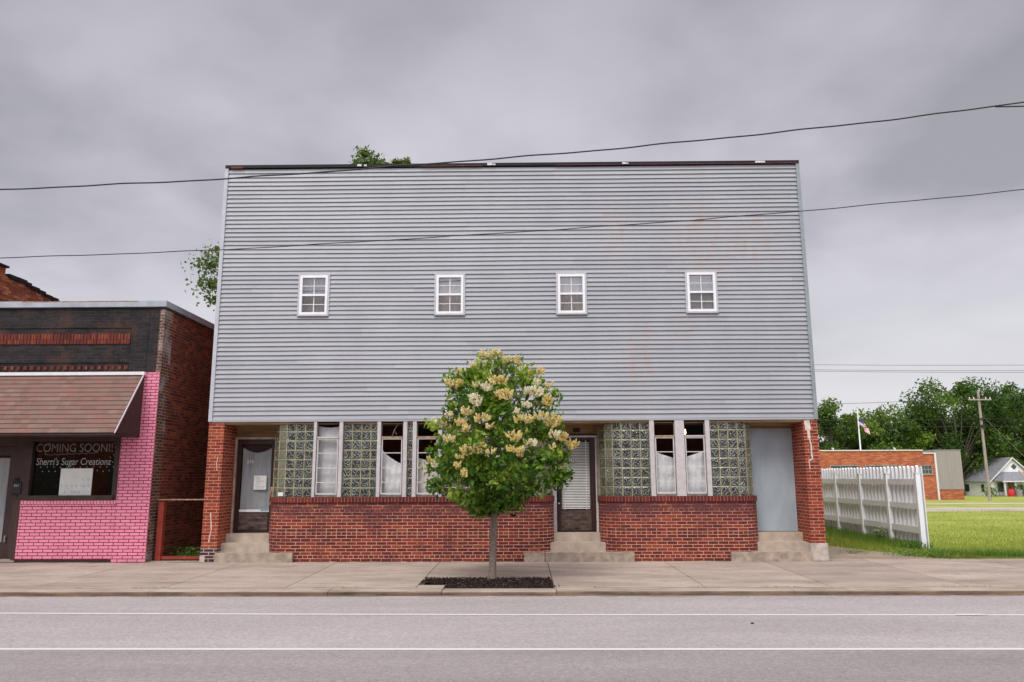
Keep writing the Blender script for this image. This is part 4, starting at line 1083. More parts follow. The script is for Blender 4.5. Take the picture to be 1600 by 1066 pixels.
for z0, z1 in ((.38,.54),(.955,1.095),(1.53,1.67)):
    mb = MB()
    for a, b in zip(posts_s, posts_s[1:]): fbox(mb, a+.112, b-.002, .03, .075, z0, z1)
    mb.build('fence_rail', M['fence'], F_, bevel=.004)
mb = MB(); s = -.02; r = random.Random(2)
k = 0
while s < FL:
    fpicket(mb, s, s+.162, -.050, -.032, 1.965+r.uniform(-.008,.008))
    fpicket(mb, s+.155, s+.222, -.030, .024, 1.99+r.uniform(-.010,.010))
    s += .234; k += 1
mb.build('pickets', M['fence'], F_)

# ------------------------------------------------------------------ foliage helpers
def leaf_cards(C, size, rs, droop=.0, aspect=.55, fold=0.18):
    """C (n,3) centres -> V,F: every leaf two quads folded on its midrib"""
    n = len(C); d = rs.normal(size=(n,3)); d[:,2] -= droop; d /= np.linalg.norm(d,axis=1)[:,None]
    a = rs.normal(size=(n,3)); u = np.cross(d,a); u /= np.linalg.norm(u,axis=1)[:,None]; w = np.cross(d,u)
    L = size*(.7+.6*rs.random(n))[:,None]; W = L*aspect
    base = C - d*L*.5; tip = C + d*L*.5; m1 = C - d*L*.05
    l = m1 - u*W*.5 + w*W*fold; r = m1 + u*W*.5 + w*W*fold
    V = np.stack([base, l, tip, r], 1).reshape(-1,3)
    i = np.arange(n)*4
    F = np.stack([np.stack([i,i+1,i+2],1), np.stack([i,i+2,i+3],1)],1).reshape(-1,3)
    return V, F
def limb(mb, a, b, r0, r1, rs, seg=6, wob=.08, n=6):
    a, b = Vector(a), Vector(b); L = (b-a).length; pts = []; rad = []
    for i in range(seg+1):
        t = i/seg; p = a.lerp(b, t); k = wob*L*sin(pi*t)
        p += Vector((rs.uniform(-k,k)*.4, rs.uniform(-k,k)*.4, k*.5)); pts.append(p); rad.append(r0+(r1-r0)*t)
    mb.tube(pts, rad, n); return pts

# ------------------------------------------------------------------ street tree
TX, TY = -.53, -2.86
T = thing('street_tree', (TX, TY, -.03), 'small round-headed tree with cream flower clusters in the mulch bed before the building', 'tree')
mb = MB(); rs = random.Random(31)
tr = [(TX-.02,TY,-.06),(TX-.015,TY,.0),(TX-.01,TY,.12),(TX,TY,.5),(TX+.012,TY,.9),(TX+.02,TY,1.25),(TX+.0,TY,1.55),(TX-.03,TY+.02,2.1),(TX-.03,TY,2.7),(TX-.01,TY,3.2),(TX,TY,3.6)]
mb.tube(tr, [.10,.088,.068,.062,.060,.058,.05,.038,.028,.016,.006], 14)
mb.build('trunk', M['bark'], T, smooth=True)
# envelope half-widths (left, right) over height, read off the tree
EZ = [1.08,1.22,1.42,1.70,1.95,2.25,2.60,2.85,3.15,3.42,3.66,3.86]
EL = [.05,.38,.72,1.00,1.07,1.03,1.00,.92,.92,.80,.55,.18]
ER = [.05,.42,.78,1.08,1.22,1.30,1.22,1.08,1.02,.92,.55,.25]
def env(z, th):
    l, r = np.interp(z, EZ, EL), np.interp(z, EZ, ER); c = np.cos(th)
    base = np.where(c > 0, r, l); other = (l+r)/2
    return np.abs(c)*base + (1-np.abs(c))*other
mb = MB(); tips = []
for i in range(46):
    z0 = 1.25 + 2.1*(i/46); th = i*2.399+rs.uniform(-.3,.3); zt = min(z0+.35+rs.uniform(.1,.5), 3.75)
    rr_ = float(env(np.array(zt), np.array(th)))*rs.uniform(.72,.98)
    b = (TX+rr_*cos(th), TY+rr_*sin(th), zt)
    pts = limb(mb, (TX,TY,z0), b, .020*(1-i/60)+.004, .004, rs, 6, .12, 5)
    for k in (3,4,5):
        q = pts[k]; e = q+Vector((rs.uniform(-.25,.25), rs.uniform(-.25,.25), rs.uniform(.0,.28))); mb.tube([q, e], [.005,.002], 4); tips.append(e)
    tips.append(pts[-1])
mb.build('branches', M['bark'], T)
rg = np.random.default_rng(5)
# leaf clumps on the outer shell with a sparser core
Cs, tn = [], []
nclump = 275
for i in range(nclump):
    while True:
        z = 1.15 + 2.52*rg.random()**.95; th = rg.random()*2*pi
        if z < 2.3 or sin(3*th+2.1*z)+sin(5*th-4.3*z+1)+.8*sin(7.7*z+2*th) > -.8+.70*(z-2.3): break
    e = float(env(np.array(z), np.array(th)))*(1+.13*sin(2.3*th+4.1*z)+.09*sin(5*th-6*z)); rad = e*(rg.uniform(.78,1.0) if rg.random() < .72 else rg.uniform(.25,.8))
    c = np.array([TX+rad*cos(th), TY+rad*sin(th), z]); m = rg.integers(26, 46)
    pts = c + np.clip(rg.normal(size=(m,3)),-1.7,1.7)*np.array([.095,.095,.075])
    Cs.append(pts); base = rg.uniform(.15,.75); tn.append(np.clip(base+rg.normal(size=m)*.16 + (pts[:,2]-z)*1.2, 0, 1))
for e in tips:
    m = 9; pts = np.array(e) + rg.normal(size=(m,3))*.07; Cs.append(pts); tn.append(np.clip(rg.uniform(.3,.8)+rg.normal(size=m)*.15,0,1))
Cs = np.concatenate(Cs); tn = np.concatenate(tn)
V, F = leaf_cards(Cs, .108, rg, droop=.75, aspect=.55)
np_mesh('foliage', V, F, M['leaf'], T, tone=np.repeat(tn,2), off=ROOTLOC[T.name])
# flower panicles
S1 = 1/6.4
clus = [(x*S1+660, y*S1+540, w*S1, h*S1, c) for (x,y,w,h,c) in [
 (670,90,210,90,.6),(550,190,150,90,.85),(640,275,80,50,.8),(365,270,110,100,.75),(320,380,160,100,.3),(820,140,80,80,.6),(925,150,120,70,.5),(985,225,80,60,.9),
 (1105,285,90,70,.35),(1185,255,70,70,.2),(770,350,170,90,.4),(650,410,110,80,.9),(820,490,150,110,.4),(540,545,110,130,.95),(445,660,100,80,.5),(600,735,140,90,.4),
 (1110,470,170,120,.95),(1050,600,100,55,.98),(940,655,40,40,.8),(1250,550,90,130,.3),(1010,740,180,80,.35),(1180,705,120,80,.45),(1300,750,150,140,.4),(380,755,90,80,.4),
 (430,825,70,80,.35),(270,700,70,60,.7),(130,785,120,110,.85),(665,810,40,50,.5),(1265,400,70,50,.6),(530,395,60,40,.85),(1150,370,70,60,.9)]]
clus += [(x*S1+660, y*S1+670, w*S1, h*S1, c) for (x,y,w,h,c) in [
 (450,215,120,100,.45),(560,195,140,110,.4),(675,220,80,60,.35),(375,290,70,50,.5),(350,365,60,70,.35),(430,445,70,60,.35),(100,310,90,60,.35),(120,360,60,50,.9),
 (1075,145,110,70,.85),(930,205,160,60,.2),(975,265,40,50,.4),(920,75,130,100,.35),(1310,50,90,80,.85),(1390,85,110,90,.4),(1495,150,100,100,.2),(1405,420,80,90,.25),(270,100,100,90,.7),(200,605,30,30,.4),(1310,185,60,40,.5)]]
fp, pr, yw = 1192.0, radians(10.2036), radians(.7765)
def at_tree(px, py, dy):
    d = cam.matrix_world.to_3x3() @ Vector(((px-800)/fp, -(py-533)/fp, -1)); t = (TY+dy+16.6)/d.y
    return Vector((0,-16.6,1.72)) + d*t
def panicle(c, w, h, tone, rs):
    """a fluffy plume: rounded tufts of tiny florets, each tapering to a tip"""
    P, Tn = [], []
    nl = max(5, int(w*h/.0016))
    for k in range(nl):
        a = rs.uniform(-1,1); e = sqrt(max(0,1-a*a)); lx = a*w*.46; lz = rs.uniform(-1,.8)*h*.36*e
        ly = rs.normal()*.03; n = 40; r_ = rs.uniform(.020,.032); t = rs.random(n); ang = rs.random(n)*2*pi; q = rs.random(n)**.5*r_*(1-t*.75)
        lean = a*.6+rs.normal()*.4; H2 = r_*2.6
        P.append(np.stack([c[0]+lx+np.cos(ang)*q+lean*t*H2*.6, c[1]+ly+np.sin(ang)*q-.02*t, c[2]+lz+(t-.3)*H2], 1)); Tn.append(np.clip(tone+rs.normal(size=n)*.10+rs.normal()*.13+.25*(t-.5), 0, 1))
    return np.concatenate(P), np.concatenate(Tn)
def flower(c, w, h, tone):
    P, Tn = panicle(c, w, h, tone, rg)
    V, F = leaf_cards(P, .021, rg, 0, .85, .3)
    np_mesh('flower_cluster', V, F, M['flower'], T, tone=np.repeat(Tn,2), off=ROOTLOC[T.name])
for (px, py, w, h, c) in clus:
    p0 = at_tree(px, py, 0); z = min(max(p0.z, 1.1), 3.9); x = p0.x-TX
    half = float(np.interp(z, EZ, ER if x > 0 else EL)); q = max(0, 1-min(1, abs(x)/max(half,.05))**2)
    dep = -sqrt(q)*half*1.0 - .12
    p = at_tree(px, py, dep); k = (TY+dep+16.6)/1192
    flower(p, w*k*1.1, h*k*1.3, c*.72+.28)
for i in range(34):               # the far side, unseen from here
    z = rg.uniform(1.7,3.8); th = rg.uniform(.15*pi,.85*pi); e = float(env(np.array(z), np.array(th)))
    flower((TX+e*cos(th), TY+e*sin(th), z), rg.uniform(.1,.28), rg.uniform(.09,.16), rg.uniform(.2,.95))
# mulch bed
mb = MB(); nx, ny_ = 60, 26; r = random.Random(6)
gridz = {}
for i in range(nx+1):
    for j in range(ny_+1):
        x = -1.72+2.21*i/nx; y = -3.67+.95*j/ny_
        if i == 0 or i == nx or j == 0 or j == ny_: z = -.05
        else: z = wz(y) + .022 + r.uniform(-.012,.016)
        gridz[i,j] = (x+r.uniform(-.01,.01), y+r.uniform(-.01,.01), z)
for i in range(nx):
    for j in range(ny_):
        if i < 12 and j < 9: continue
        mb.face([gridz[i,j], gridz[i+1,j], gridz[i+1,j+1], gridz[i,j+1]])
mo = mb.build('mulch_bed', M['mulch'], label='bed of dark wood mulch around the street tree at the kerb', cat='mulch bed', kind='stuff')
n = 4200; C = np.stack([rg.uniform(-1.70,.47,n), rg.uniform(-3.67,-2.74,n), np.zeros(n)],1)
C = C[~((C[:,0] < -1.29) & (C[:,1] < -3.34))]; C[:,2] = [wz(y)+.03+rg.uniform(-.008,.016) for y in C[:,1]]
ex = np.stack([rg.uniform(.45,.60,14), rg.uniform(-3.66,-3.3,14), np.full(14,-.022)],1)
C = np.concatenate([C, ex]); V, F = leaf_cards(C, .040, rg, 0, .4, .2)
np_mesh('mulch_chips', V, F, M['chip'], mo, tone=np.repeat(rg.random(len(C)),2), off=ROOTLOC[mo.name])

# ------------------------------------------------------------------ grass and weeds
def blades(n, sampler, hgt, wid, rs, lean=.45):
    xy = sampler(n); n = len(xy); z = np.array([gz(y) for y in xy[:,1]])-.02
    h = hgt*(.5+rs.random(n)); a = rs.random(n)*2*pi; l = rs.random(n)*lean
    dx, dy = np.cos(a), np.sin(a); w = wid*(.6+.8*rs.random(n)); b = rs.random(n)*2*pi
    b0 = np.stack([xy[:,0]-np.cos(b)*w, xy[:,1]-np.sin(b)*w, z],1); b1 = np.stack([xy[:,0]+np.cos(b)*w, xy[:,1]+np.sin(b)*w, z],1)
    t = np.stack([xy[:,0]+dx*l*h, xy[:,1]+dy*l*h, z+h],1)
    V = np.stack([b0,b1,t],1).reshape(-1,3); F = np.arange(n*3).reshape(-1,3); return V, F
rq = np.random.default_rng(9)
def lawn_s(n):
    y = .5 + 32*rq.random(n)**2.0; x0 = np.where(y < 10, np.interp(y, [.5,2.2,9.9,10], [9.3,9.6,10.0,7]), 7.0)
    x1 = 11.5 + (y)*.78; x = x0 + (x1-x0)*rq.random(n); return np.stack([x,y],1)[(y < 29.3)]
V, F = blades(75000, lawn_s, .045, .006, rq)
hz_ = np.linalg.norm(V[0]-V[1])
np_mesh('grass', V, F, M['grass'], tone=np.clip(rq.normal(.55,.2,len(F)),0,1), label='mown green lawn right of the fence', cat='grass', kind='stuff')
def edge_s(n):           # tall weeds along the fence foot and the sidewalk
    t = rq.random(n); k = rq.random(n) < .72
    s = t*FL; x = np.where(k, fa.x+fd.x*s - np.abs(rq.normal(0,.28,n)) + .12, 8.9+t*6); y = np.where(k, fa.y+fd.y*s, .55+np.abs(rq.normal(0,.14,n)))
    return np.stack([x,y],1)
V, F = blades(24000, edge_s, .17, .007, rq, .7)
np_mesh('weeds', V, F, M['weed'], tone=np.clip(rq.normal(.68,.25,len(F)),0,1), label='rough tall grass along the foot of the white fence', cat='grass', kind='stuff')
def crack_s(n):
    k = rq.integers(0,3,n); x = rq.uniform(-11,9,n); x = x + .12*rq.normal(size=n)
    keep = (np.sin(x*1.9+k)+np.sin(x*4.3+2*k) > .55)
    y = np.where(k==0, -4.115-np.abs(rq.normal(0,.015,n)), np.where(k==1, -3.69+rq.normal(0,.008,n), -.02-np.abs(rq.normal(0,.012,n))))
    return np.stack([x,y],1)[keep & ~((k==1)&(x>-1.8)&(x<.6)) & ~((k==2)&(x>6))]
V, F = blades(5200, crack_s, .022, .004, rq, 1.1)
V = V.reshape(-1,3); yy_ = V[:,1]; V[:,2] += np.where(yy_ < -4.07, -.078, np.where(yy_ < -3, -.01, .015))
np_mesh('weeds', V, F, M['weed'], tone=np.clip(rq.normal(.8,.2,len(F)),0,1), label='tiny dry grass in the kerb joint, gutter and wall foot', cat='grass', kind='stuff')
def clump_plant(name, c, n, rad, h, size, mat, label, cat, group=None, flowers=0, tone=.5):
    P = thing(name, c, label, cat, group)
    q = rq.normal(size=(n,3))*np.array([rad*.45,rad*.45,0]); q[:,2] = h*rq.random(n)**.8; C = q+np.array(c)
    V, F = leaf_cards(C, size, rq, -.2, .5); np_mesh('leaves', V, F, mat, P, tone=np.repeat(np.clip(rq.normal(tone,.2,n),0,1),2), off=c)
    mb = MB(); rr = random.Random(n)
    for k in range(max(5, n//40)): mb.tube([(c[0],c[1],c[2]-.02),(c[0]+rr.uniform(-rad,rad)*.5,c[1]+rr.uniform(-rad,rad)*.5,c[2]+h*rr.uniform(.6,1))], [.006,.002], 4)
    mb.build('stems', M['weed'], P)
    if flowers:
        q = rq.normal(size=(flowers,3))*np.array([rad*.4,rad*.4,0]); q[:,2] = h*(.7+.35*rq.random(flowers)); V, F = leaf_cards(q+np.array(c), .028, rq, 0, .9)
        np_mesh('blossoms', V, F, M['flower'], P, tone=np.full(len(F), .95), off=c)
    return P
clump_plant('weed_plant', (9.42,4.3,0), 260, .22, .42, .05, M['weed'], 'white flowering weed against the fence by its second post', 'weed', flowers=70)
clump_plant('weed_plant', (8.55,1.1,0), 380, .55, .10, .05, M['weed'], 'low leafy weed on the bare soil beside the concrete pillar base', 'weed', tone=.75)
clump_plant('weed_plant', (9.0,.75,0), 420, .6, .13, .05, M['weed'], 'spreading weed tuft at the sidewalk edge before the fence', 'weed', tone=.7)
clump_plant('weed_plant', (7.6,1.6,0), 120, .35, .06, .04, M['weed'], 'sparse weed patch in the dirt behind the pillar', 'weed', tone=.8)
clump_plant('weed_plant', (9.28,2.2,0), 260, .35, .22, .06, M['weed'], 'dark leafy weed at the near end post of the fence', 'weed', tone=.35)
def side_s(n):           # unmown strip between building and fence
    y = .5+10*rq.random(n)**1.3; x0 = np.interp(y, [.5,1.0,1.5,2.2,3.3,5,7,10], [9.1,8.75,8.8,8.35,7.95,7.5,7.0,6.5]); x = x0 + (9.75-x0)*rq.random(n) + .12*rq.normal(size=n)
    return np.stack([x,y],1)
V, F = blades(17000, side_s, .10, .006, rq, .8)
np_mesh('grass', V, F, M['grass'], tone=np.clip(rq.normal(.45,.28,len(F)),0,1), label='unmown grass strip between the brick pillar and the fence', cat='grass', kind='stuff')
def alley_s(n): return np.stack([rq.uniform(-7.8,-6.9,n), .35+1.2*rq.random(n)**1.5],1)
V, F = blades(2600, alley_s, .08, .006, rq, .8)
np_mesh('weeds', V, F, M['weed'], tone=np.clip(rq.normal(.4,.2,len(F)),0,1), label='green weeds growing in the alley behind the red gate frame', cat='weed', kind='stuff')
clump_plant('weed_plant', (-7.55,1.1,0), 240, .4, .22, .06, M['weed'], 'leafy weed clump in the alley by the dark brick wall', 'weed')

# ------------------------------------------------------------------ utility pole and flagpole
U = thing('utility_pole', (42.55, 55, gz(55)), 'weathered wooden utility pole with crossarm in front of the far house', 'utility pole')
mb = MB(); mb.tube([(42.55,55,-.55),(42.55,55,9.6)], [.14,.10], 12); mb.build('pole', M['pole_wood'], U)
mb = MB(); mb.box(41.5,43.6,54.8,54.9,8.72,8.84); mb.build('crossarm', M['pole_wood'], U)
mb = MB()
for x in (41.6,42.0,43.1,43.5): mb.tube([(x,54.85,8.84),(x,54.85,9.0)], .05, 8)
mb.build('insulator', M['white_trim'], U)
mb = MB(); mb.box(42.35,42.75,54.75,54.85,6.15,6.45); mb.build('cable_bracket', M['black'], U)
mb = MB(); mb.box(42.38,42.72,54.76,54.86,6.9,7.05); mb.build('cable_bracket', M['black'], U)
def wire_far(pts, label, r=.022, mat='wire'):
    mb = MB(); mb.tube(pts, r, 5); mb.build('power_line', M[mat], label=label, cat='wire', group='wires on the wooden pole')
def sag(a, b, s, n=24): 
    a, b = Vector(a), Vector(b); return [a.lerp(b, i/n) - Vector((0,0,s*4*(i/n)*(1-i/n))) for i in range(n+1)]
for (z, zr, lb_) in ((8.95, 9.0, 'uppermost'), (7.0, 7.3, 'middle'), (6.3, 6.8, 'lowest')):
    wire_far(sag((-10,55,z+.4),(42.5,54.85,z),.8 if z > 8 else .25)+sag((42.5,54.85,z),(90,55,zr+.8),.5)[1:], lb_+' dark wire strung across the trees through the wooden pole', .018 if z > 8 else .028)
wire_far([(42.6,54.9,7.3),(46.9,54.9,2.6)], 'guy wire slanting down from the wooden pole to the right', .02, 'wire_far')
FP = thing('flagpole', (33.9, 66, gz(66)), 'white flagpole behind the far brick building flying a striped flag', 'flagpole')
mb = MB(); mb.tube([(36.0,66,-.7),(36.0,66,9.0)], [.09,.06], 10); mb.build('pole', M['white_trim'], FP)
mb = MB(); mb.tube([(36.0,66,9.0),(36.0,66,9.06),(36.0,66,9.12)], [.05,.1,.04], 8); mb.build('finial', M['rust_bar'], FP)
mb = MB(); nu, nv = 18, 13
def fpt(i, j):
    u, v = i/nu, j/nv; return (36.08+1.0*u, 66+.18*sin(u*9+v*2), 8.0 - .72*v - 1.2*u**1.1 + .06*sin(u*8))
for i in range(nu):
    for j in range(nv):
        mi = 2 if (i < nu*.4 and j < 7) else (0 if j % 2 == 0 else 1)
        mb.face([fpt(i,j+1), fpt(i+1,j+1), fpt(i+1,j), fpt(i,j)], mi=mi)
mb.build('flag', [M['flag_red'], M['flag_white'], M['flag_blue']], FP, smooth=True)

# ------------------------------------------------------------------ far brick building
D = thing('warehouse', (36, 62, gz(62)), 'long low orange brick building with flat roof behind the white fence', 'building')
g0 = gz(62)-.05
mb = MB(); mb.box(18,40.45,62,78,g0,4.33); mb.box(40.451,41.55,62,78,g0,4.03); mb.build('wall', M['far_brick'], D)
mb = MB(); mb.box(17.9,40.46,61.9,78,4.332,4.43); mb.box(40.462,41.6,61.9,78,4.032,4.13); mb.build('roof_coping', M['white_trim'], D)
mb = MB(); mb.box(41.56,41.72,61.88,62.0,g0,4.13); mb.build('corner_trim', M['white_trim'], D)
mb = MB(); mb.box(41.73,44.25,61.95,76,.47,4.36)
x = 41.75
while x < 44.2: mb.box(x, x+.05, 61.92, 61.949, .48, 4.35); x += .21
mb.build('metal_wing', M['metal_wall'], D)
mb = MB(); mb.box(41.73,44.2,62,76,g0,.468); mb.build('wing_base', M['far_brick'], D)
mb = MB(); mb.box(41.70,44.27,61.9,76,4.362,4.42); mb.build('wing_coping', M['metal_wall'], D)
def far_window(x0, x1, z0, z1, n):
    fr = MB(); fr.box(x0-.08, x1+.08, 61.93, 61.99, z0-.13, z0); fr.box(x0-.06,x0,61.94,61.99,z0,z1); fr.box(x1,x1+.06,61.94,61.99,z0,z1); fr.box(x0-.06,x1+.06,61.94,61.99,z1,z1+.06)
    for k in range(1, n): q = x0+(x1-x0)*k/n; fr.box(q-.02,q+.02,61.95,61.98,z0,z1)
    fr.box(x0,x1,61.955,61.978,(z0+z1)/2-.02,(z0+z1)/2+.02)
    w = fr.build('window', M['metal_wall'], D); g = MB(); g.box(x0,x1,61.982,61.996,z0,z1); g.build('pane', M['glass_far'], w)
m_, n_, l_, b_ = new_mat('far_glass'); b_.inputs['Base Color'].default_value = (.04,.06,.055,1); b_.inputs['Roughness'].default_value = .15; M['glass_far'] = m_
far_window(40.15,41.2,2.05,2.85,3); far_window(31.1,34.0,1.9,2.85,3); far_window(34.6,38.2,1.9,2.85,4)
mb = MB()
for x in (31.9, 38.2): mb.tube([(x,63,4.43),(x,63,4.62),(x-.15,63,4.66)], .06, 6)
mb.build('roof_vent', M['white_trim'], D)

# ------------------------------------------------------------------ far white house
H = thing('house', (67, 95, gz(95)), 'small white gabled house with grey roof and front porch at far right', 'house')
hz0 = gz(90)-.2; hx0, hx1, hy0, hy1, he, hp = 63.7, 69.9, 90, 99.5, 1.25, 4.15; hm = (hx0+hx1)/2
mb = MB(); mb.box(hx0, hx1, hy0, hy1, hz0, he)
for yy in (hy0, hy1): mb.face([(hx0,yy,he),(hx1,yy,he),(hm,yy,hp)])
for k in range(12):
    z = hz0+.2*k+.1; 
    if z < he: mb.box(hx0-.012, hx0-.001, hy0, hy1, z, z+.02); mb.box(hx0, hx1, hy0-.012, hy0-.001, z, z+.02)
mb.build('wall', M['white_wall'], H)
mb = MB(); o = .35
for sgn, xe in ((-1, hx0-o), (1, hx1+o)):
    ze = he - o*(hp-he)/(hm-hx0)
    pr_ = [(xe,ze),(hm,hp+.05),(hm,hp+.19),(xe,ze+.14)]
    y0_, y1_ = hy0-.35, hy1+.2
    mb.face([(x,y0_,z) for x,z in pr_]); mb.face([(x,y1_,z) for x,z in reversed(pr_)])
    for i in range(4):
        a, b = pr_[i], pr_[(i+1)%4]; mb.face([(a[0],y0_,a[1]),(a[0],y1_,a[1]),(b[0],y1_,b[1]),(b[0],y0_,b[1])])
mb.build('roof', M['grey_roof'], H)
mb = MB()
for sgn, xe in ((-1, hx0-o), (1, hx1+o)):
    ze = he - o*(hp-he)/(hm-hx0)
    mb.face([(xe,hy0-.36,ze-.06),(hm,hy0-.36,hp-.0),(hm,hy0-.36,hp+.19),(xe,hy0-.36,ze+.14)])
mb.build('bargeboard', M['white_trim'], H)
mb = MB(); c = (hm+.25, 3.05); mb.face([(c[0]-.4,hy0-.03,c[1]),(c[0],hy0-.03,c[1]-.42),(c[0]+.4,hy0-.03,c[1]),(c[0],hy0-.03,c[1]+.42)]); mb.build('gable_vent', M['glass_far'], H)
for (y0_, y1_) in ((91.6,92.2),(95.2,96.2)):
    fr = MB(); fr.box(hx0-.06,hx0-.013,y0_,y1_,-.35,.65); w = fr.build('window', M['glass_far'], H)
# porch
mb = MB(); px0, px1, py0, py1 = 63.9, 69.6, 87.6, 89.95
a = [(px0,py0,1.15),(px1,py0,1.15),(px1,py1,1.15),(px0,py1,1.15)]; b = [(px0+1.5,py1-.6,2.35),(px1-1.5,py1-.6,2.35),(px1-1.5,py1,2.35),(px0+1.5,py1,2.35)]
for i in range(4): j = (i+1) % 4; mb.face([a[i],a[j],b[j],b[i]])
mb.face(b); mb.face(list(reversed(a))); pr2 = mb.build('porch_roof', M['grey_roof'], H)
mb = MB(); mb.box(px0-.03,px1+.03,py0-.05,py0-.0,1.0,1.15); mb.build('porch_fascia', M['white_trim'], H)
for x in (64.2, 65.6, 67.4, 69.3):
    mb = MB(); mb.box(x-.08,x+.08,py0+.1,py0+.26,hz0,1.14); mb.build('porch_post', M['white_trim'], H)
mb = MB(); mb.box(px0,px1,py0,py1,hz0,-.75); mb.build('porch_floor', M['pole_wood'], H)
mb = MB(); mb.box(66.0,67.0,89.9,89.98,-.74,.95); mb.build('door', M['far_brick'], H)
mb = MB(); mb.box(64.55,65.3,89.9,89.98,-.3,.9); mb.build('window', M['glass_far'], H)
def washing(x0, x1, z0, z1, mat, label):
    mb = MB(); n = 8
    for i in range(n):
        a, b = x0+(x1-x0)*i/n, x0+(x1-x0)*(i+1)/n; ya, yb = 88.2+.06*sin(i*1.9), 88.2+.06*sin((i+1)*1.9)
        mb.face([(a,ya,z0),(b,yb,z0),(b,yb,z1),(a,ya,z1)]); mb.face([(b,yb+.02,z0),(a,ya+.02,z0),(a,ya+.02,z1),(b,yb+.02,z1)])
    mb.build('hanging_cloth', mat, label=label, cat='cloth', group='cloths hung on the far porch')
washing(65.9,66.35,.1,.95,M['flag_white'],'white cloth hanging on the porch of the far house')
washing(66.45,66.9,-.6,.6,M['navy'],'dark blue cloth hanging on the porch of the far house')
mb = MB(); mb.tube([(65.5,86.6,2.55),(68.2,86.2,-1.0)], .09, 8); mb.build('timber_plank', M['wood_new'], label='yellow timber plank leaning before the porch of the far house', cat='plank')
BR = thing('barrel', (63.9,86.2,gz(86)-.03), 'red plastic barrel standing at the left corner of the far porch', 'barrel'); zb = gz(86)-.03
mb = MB(); mb.tube([(63.9,86.2,zb),(63.9,86.2,zb+.3),(63.9,86.2,zb+.6),(63.9,86.2,zb+.95)], [.36,.42,.42,.36], 16); mb.build('drum', M['red_plastic'], BR)
mb = MB(); mb.tube([(63.9,86.2,zb+.952),(63.9,86.2,zb+1.0)], .38, 16); mb.build('lid', M['red_plastic'], BR)
BN = thing('bin', (65.0,86.3,zb), 'grey dustbin beside the red barrel at the far porch', 'bin')
mb = MB(); mb.tube([(65.0,86.3,zb),(65.0,86.3,zb+.8)], [.38,.45], 14); mb.build('drum', M['pole_wood'], BN)
mb = MB(); mb.tube([(65.0,86.3,zb+.802),(65.0,86.3,zb+.86),(65.0,86.3,zb+.92)], [.48,.44,.1], 14); mb.build('lid', M['grey_roof'], BN)

# ------------------------------------------------------------------ trees
def big_tree(name, x, y, zb, zt, half, label, n=4200, leaf=.42, mat='leaf_far', seed=0, crown0=.12, tone=.5, lumps=26, group='trees beyond the far houses', cat='tree', extra=None, trunk_r=.25):
    rs = np.random.default_rng(seed); r2 = random.Random(seed); g = gz(y) if y > 0 else 0
    T_ = thing(name, (x, y, g), label, cat, group)
    H_ = zt-zb; cz = (zb+zt)/2
    mb = MB(); tp = (x+r2.uniform(-.5,.5), y, zb+H_*.75)
    mb.tube([(x,y,g-.2),(x,y,g+.5),((x+tp[0])/2,y,(g+tp[2])/2),tp], [trunk_r*1.5,trunk_r,trunk_r*.7,trunk_r*.2], 8)
    C = []; tn = []
    ctr = []
    for i in range(lumps):
        d = rs.normal(size=3); d /= np.linalg.norm(d); q = rs.uniform(.45,.9)
        c = np.array([x+d[0]*half*q, y+d[1]*half*q, cz+d[2]*H_/2*q]); ctr.append((c, half*rs.uniform(.20,.38)))
    if extra:
        for (c, r_) in extra: ctr.append((np.array(c, dtype=float), r_))
    for (c, r_) in ctr:
        small = extra is not None and r_ < 1.4
        m = int(n/len(ctr)) if not small else int(60+260*r_); d = rs.normal(size=(m,3)); d /= np.linalg.norm(d,axis=1)[:,None]
        if small: d *= np.clip(np.abs(rs.normal(.7,.35,m)),0,1.25)[:,None]*np.array([1.35,1,1])
        C.append(c + d*(r_*rs.uniform(.35,1.05,m))[:,None]*np.array([1,1,.8])); b = rs.uniform(.1,.8); tn.append(np.clip(b*.6+tone*.4+rs.normal(size=m)*.13,0,1))
        p0 = Vector((x,y,g+(zb-g)*.9+ (c[2]-zb)*.25)); mb.tube([p0, p0.lerp(Vector(c),.6)+Vector((0,0,.2)), Vector(c)], [trunk_r*.35,trunk_r*.18,trunk_r*.05], 5)
    mb.build('trunk', M['bark_far'], T_)
    C = np.concatenate(C); tn = np.concatenate(tn); V, F = leaf_cards(C, leaf, rs, .3, .6)
    np_mesh('crown', V, F, M[mat], T_, tone=np.repeat(tn,2), off=ROOTLOC[T_.name])
    return T_
FAR = [ # px, py_top, half(m), Y, label
 (1296, 632, 4.6, 96, 'slender leafy tree immediately right of the tall building, above the brick roof'),
 (1340, 660, 4.6, 104, 'pale green tree behind the flag'),
 (1385, 645, 5.4, 98, 'broad rounded tree right of the flag, above the long brick roof'),
 (1440, 640, 5.6, 102, 'mid-height tree behind the right end of the brick roof'),
 (1485, 590, 6.2, 96, 'tallest tree with a ragged top, left of the wooden pole'),
 (1538, 598, 5.8, 100, 'tall tree directly behind the top of the wooden pole'),
 (1590, 588, 5.6, 104, 'tall loose-topped tree above the white house gable'),
 (1645, 592, 6.6, 102, 'large tree at the right edge of the picture'),
 (1725, 600, 7.0, 100, 'tree beyond the right edge'),
 (1500, 672, 5.0, 108, 'dark low tree between the brick building and the white house'),
]
for i, (px, pt, hf, yy, lb_) in enumerate(FAR):
    d = cam.matrix_world.to_3x3() @ Vector(((px-800)/fp, -(pt-533)/fp, -1)); t = (yy+16.6)/d.y
    x = d.x*t; z = 1.72 + d.z*t + .9
    if px > 1700: continue
    big_tree('leafy_tree', x, yy, gz(yy)+1.2, z+.2, hf*1.15, lb_, n=15000, leaf=.42, seed=40+i, tone=[.25,.75,.65,.45,.35,.45,.6,.4,.4,.1][i], lumps=44)
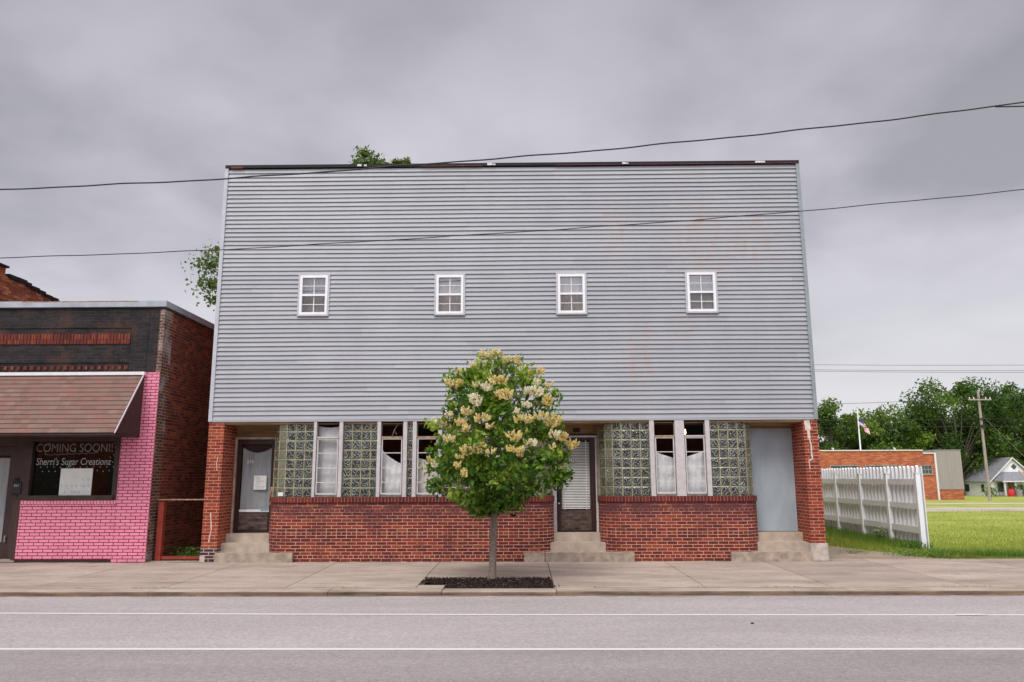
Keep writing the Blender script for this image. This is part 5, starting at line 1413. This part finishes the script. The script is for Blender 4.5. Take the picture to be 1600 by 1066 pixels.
# shrub mass under the trees
C = []; rs_ = np.random.default_rng(77); n = 34000
x = rs_.uniform(38,110,n); y = rs_.uniform(104,112,n); h = 5.6+1.0*np.sin(x*.35)+.8*np.sin(x*.9+2)
z = -1.1 + h*rs_.random(n)
V, F = leaf_cards(np.stack([x,y,z],1), .5, rs_, .3, .6)
np_mesh('undergrowth', V, F, M['leaf_far'], tone=np.repeat(np.clip(rs_.normal(.25,.15,n),0,1),2), label='dark undergrowth massed below the far trees', cat='undergrowth', kind='stuff')
clump_plant('shrub', (60.0,84,gz(84)), 380, .95, 1.15, .24, M['leaf_far'], 'round green shrub against the side of the white house', 'shrub', tone=.6)
clump_plant('shrub', (65.6,87,gz(87)), 400, 1.1, 1.6, .22, M['leaf_far'], 'leafy potted shrub before the porch of the far house', 'shrub', tone=.35)
# tree behind the main building
ext = [((-15.6,20,12.3),1.0),((-15.1,20.3,13.0),.7),((-15.4,19.8,11.2),.9),((-15.0,20,10.5),.7),((-14.2,20,12.5),1.3),
       ((-8.0,20,18.1),.42),((-7.5,20.2,17.75),.5),((-7.9,20,17.4),.6),((-8.3,20,17.6),.4),((-8.6,20,17.1),.4),((-6.4,20,17.6),.26),((-5.9,20,17.65),.22),((-6.9,20,17.4),.30)]
big_tree('leafy_tree', -9.5, 20, 6.5, 16.6, 4.6, 'green tree behind the tall building, showing above its roof and past its left edge', n=9000, leaf=.20, mat='leaf_roof', seed=90, tone=.6, lumps=30, group=None, extra=ext, trunk_r=.3)

# ------------------------------------------------------------------ unseen brick building added across the street so the glass mirrors something dark
O = thing('brick_building', (0, -27, 0), 'long unseen brick building added across the street to darken the window reflections', 'building')
mb = MB(); mb.box(-30,26,-38,-24,-.3,6.2); mb.build('wall', M['old_orange'], O)  # wall, coping and windows all belong to the added unseen building
mb = MB(); mb.box(-30.1,26.1,-38,-23.9,6.2,6.4); mb.build('coping', M['flash_dark'], O)
for x in range(-27, 24, 5):
    mb = MB(); mb.box(x, x+3.2, -23.995, -23.96, .6, 2.9); mb.build('shop_window', M['glass_far'], O)
    mb = MB(); mb.box(x+.8, x+2.2, -23.995, -23.96, 3.9, 5.3); mb.build('window', M['glass_far'], O)
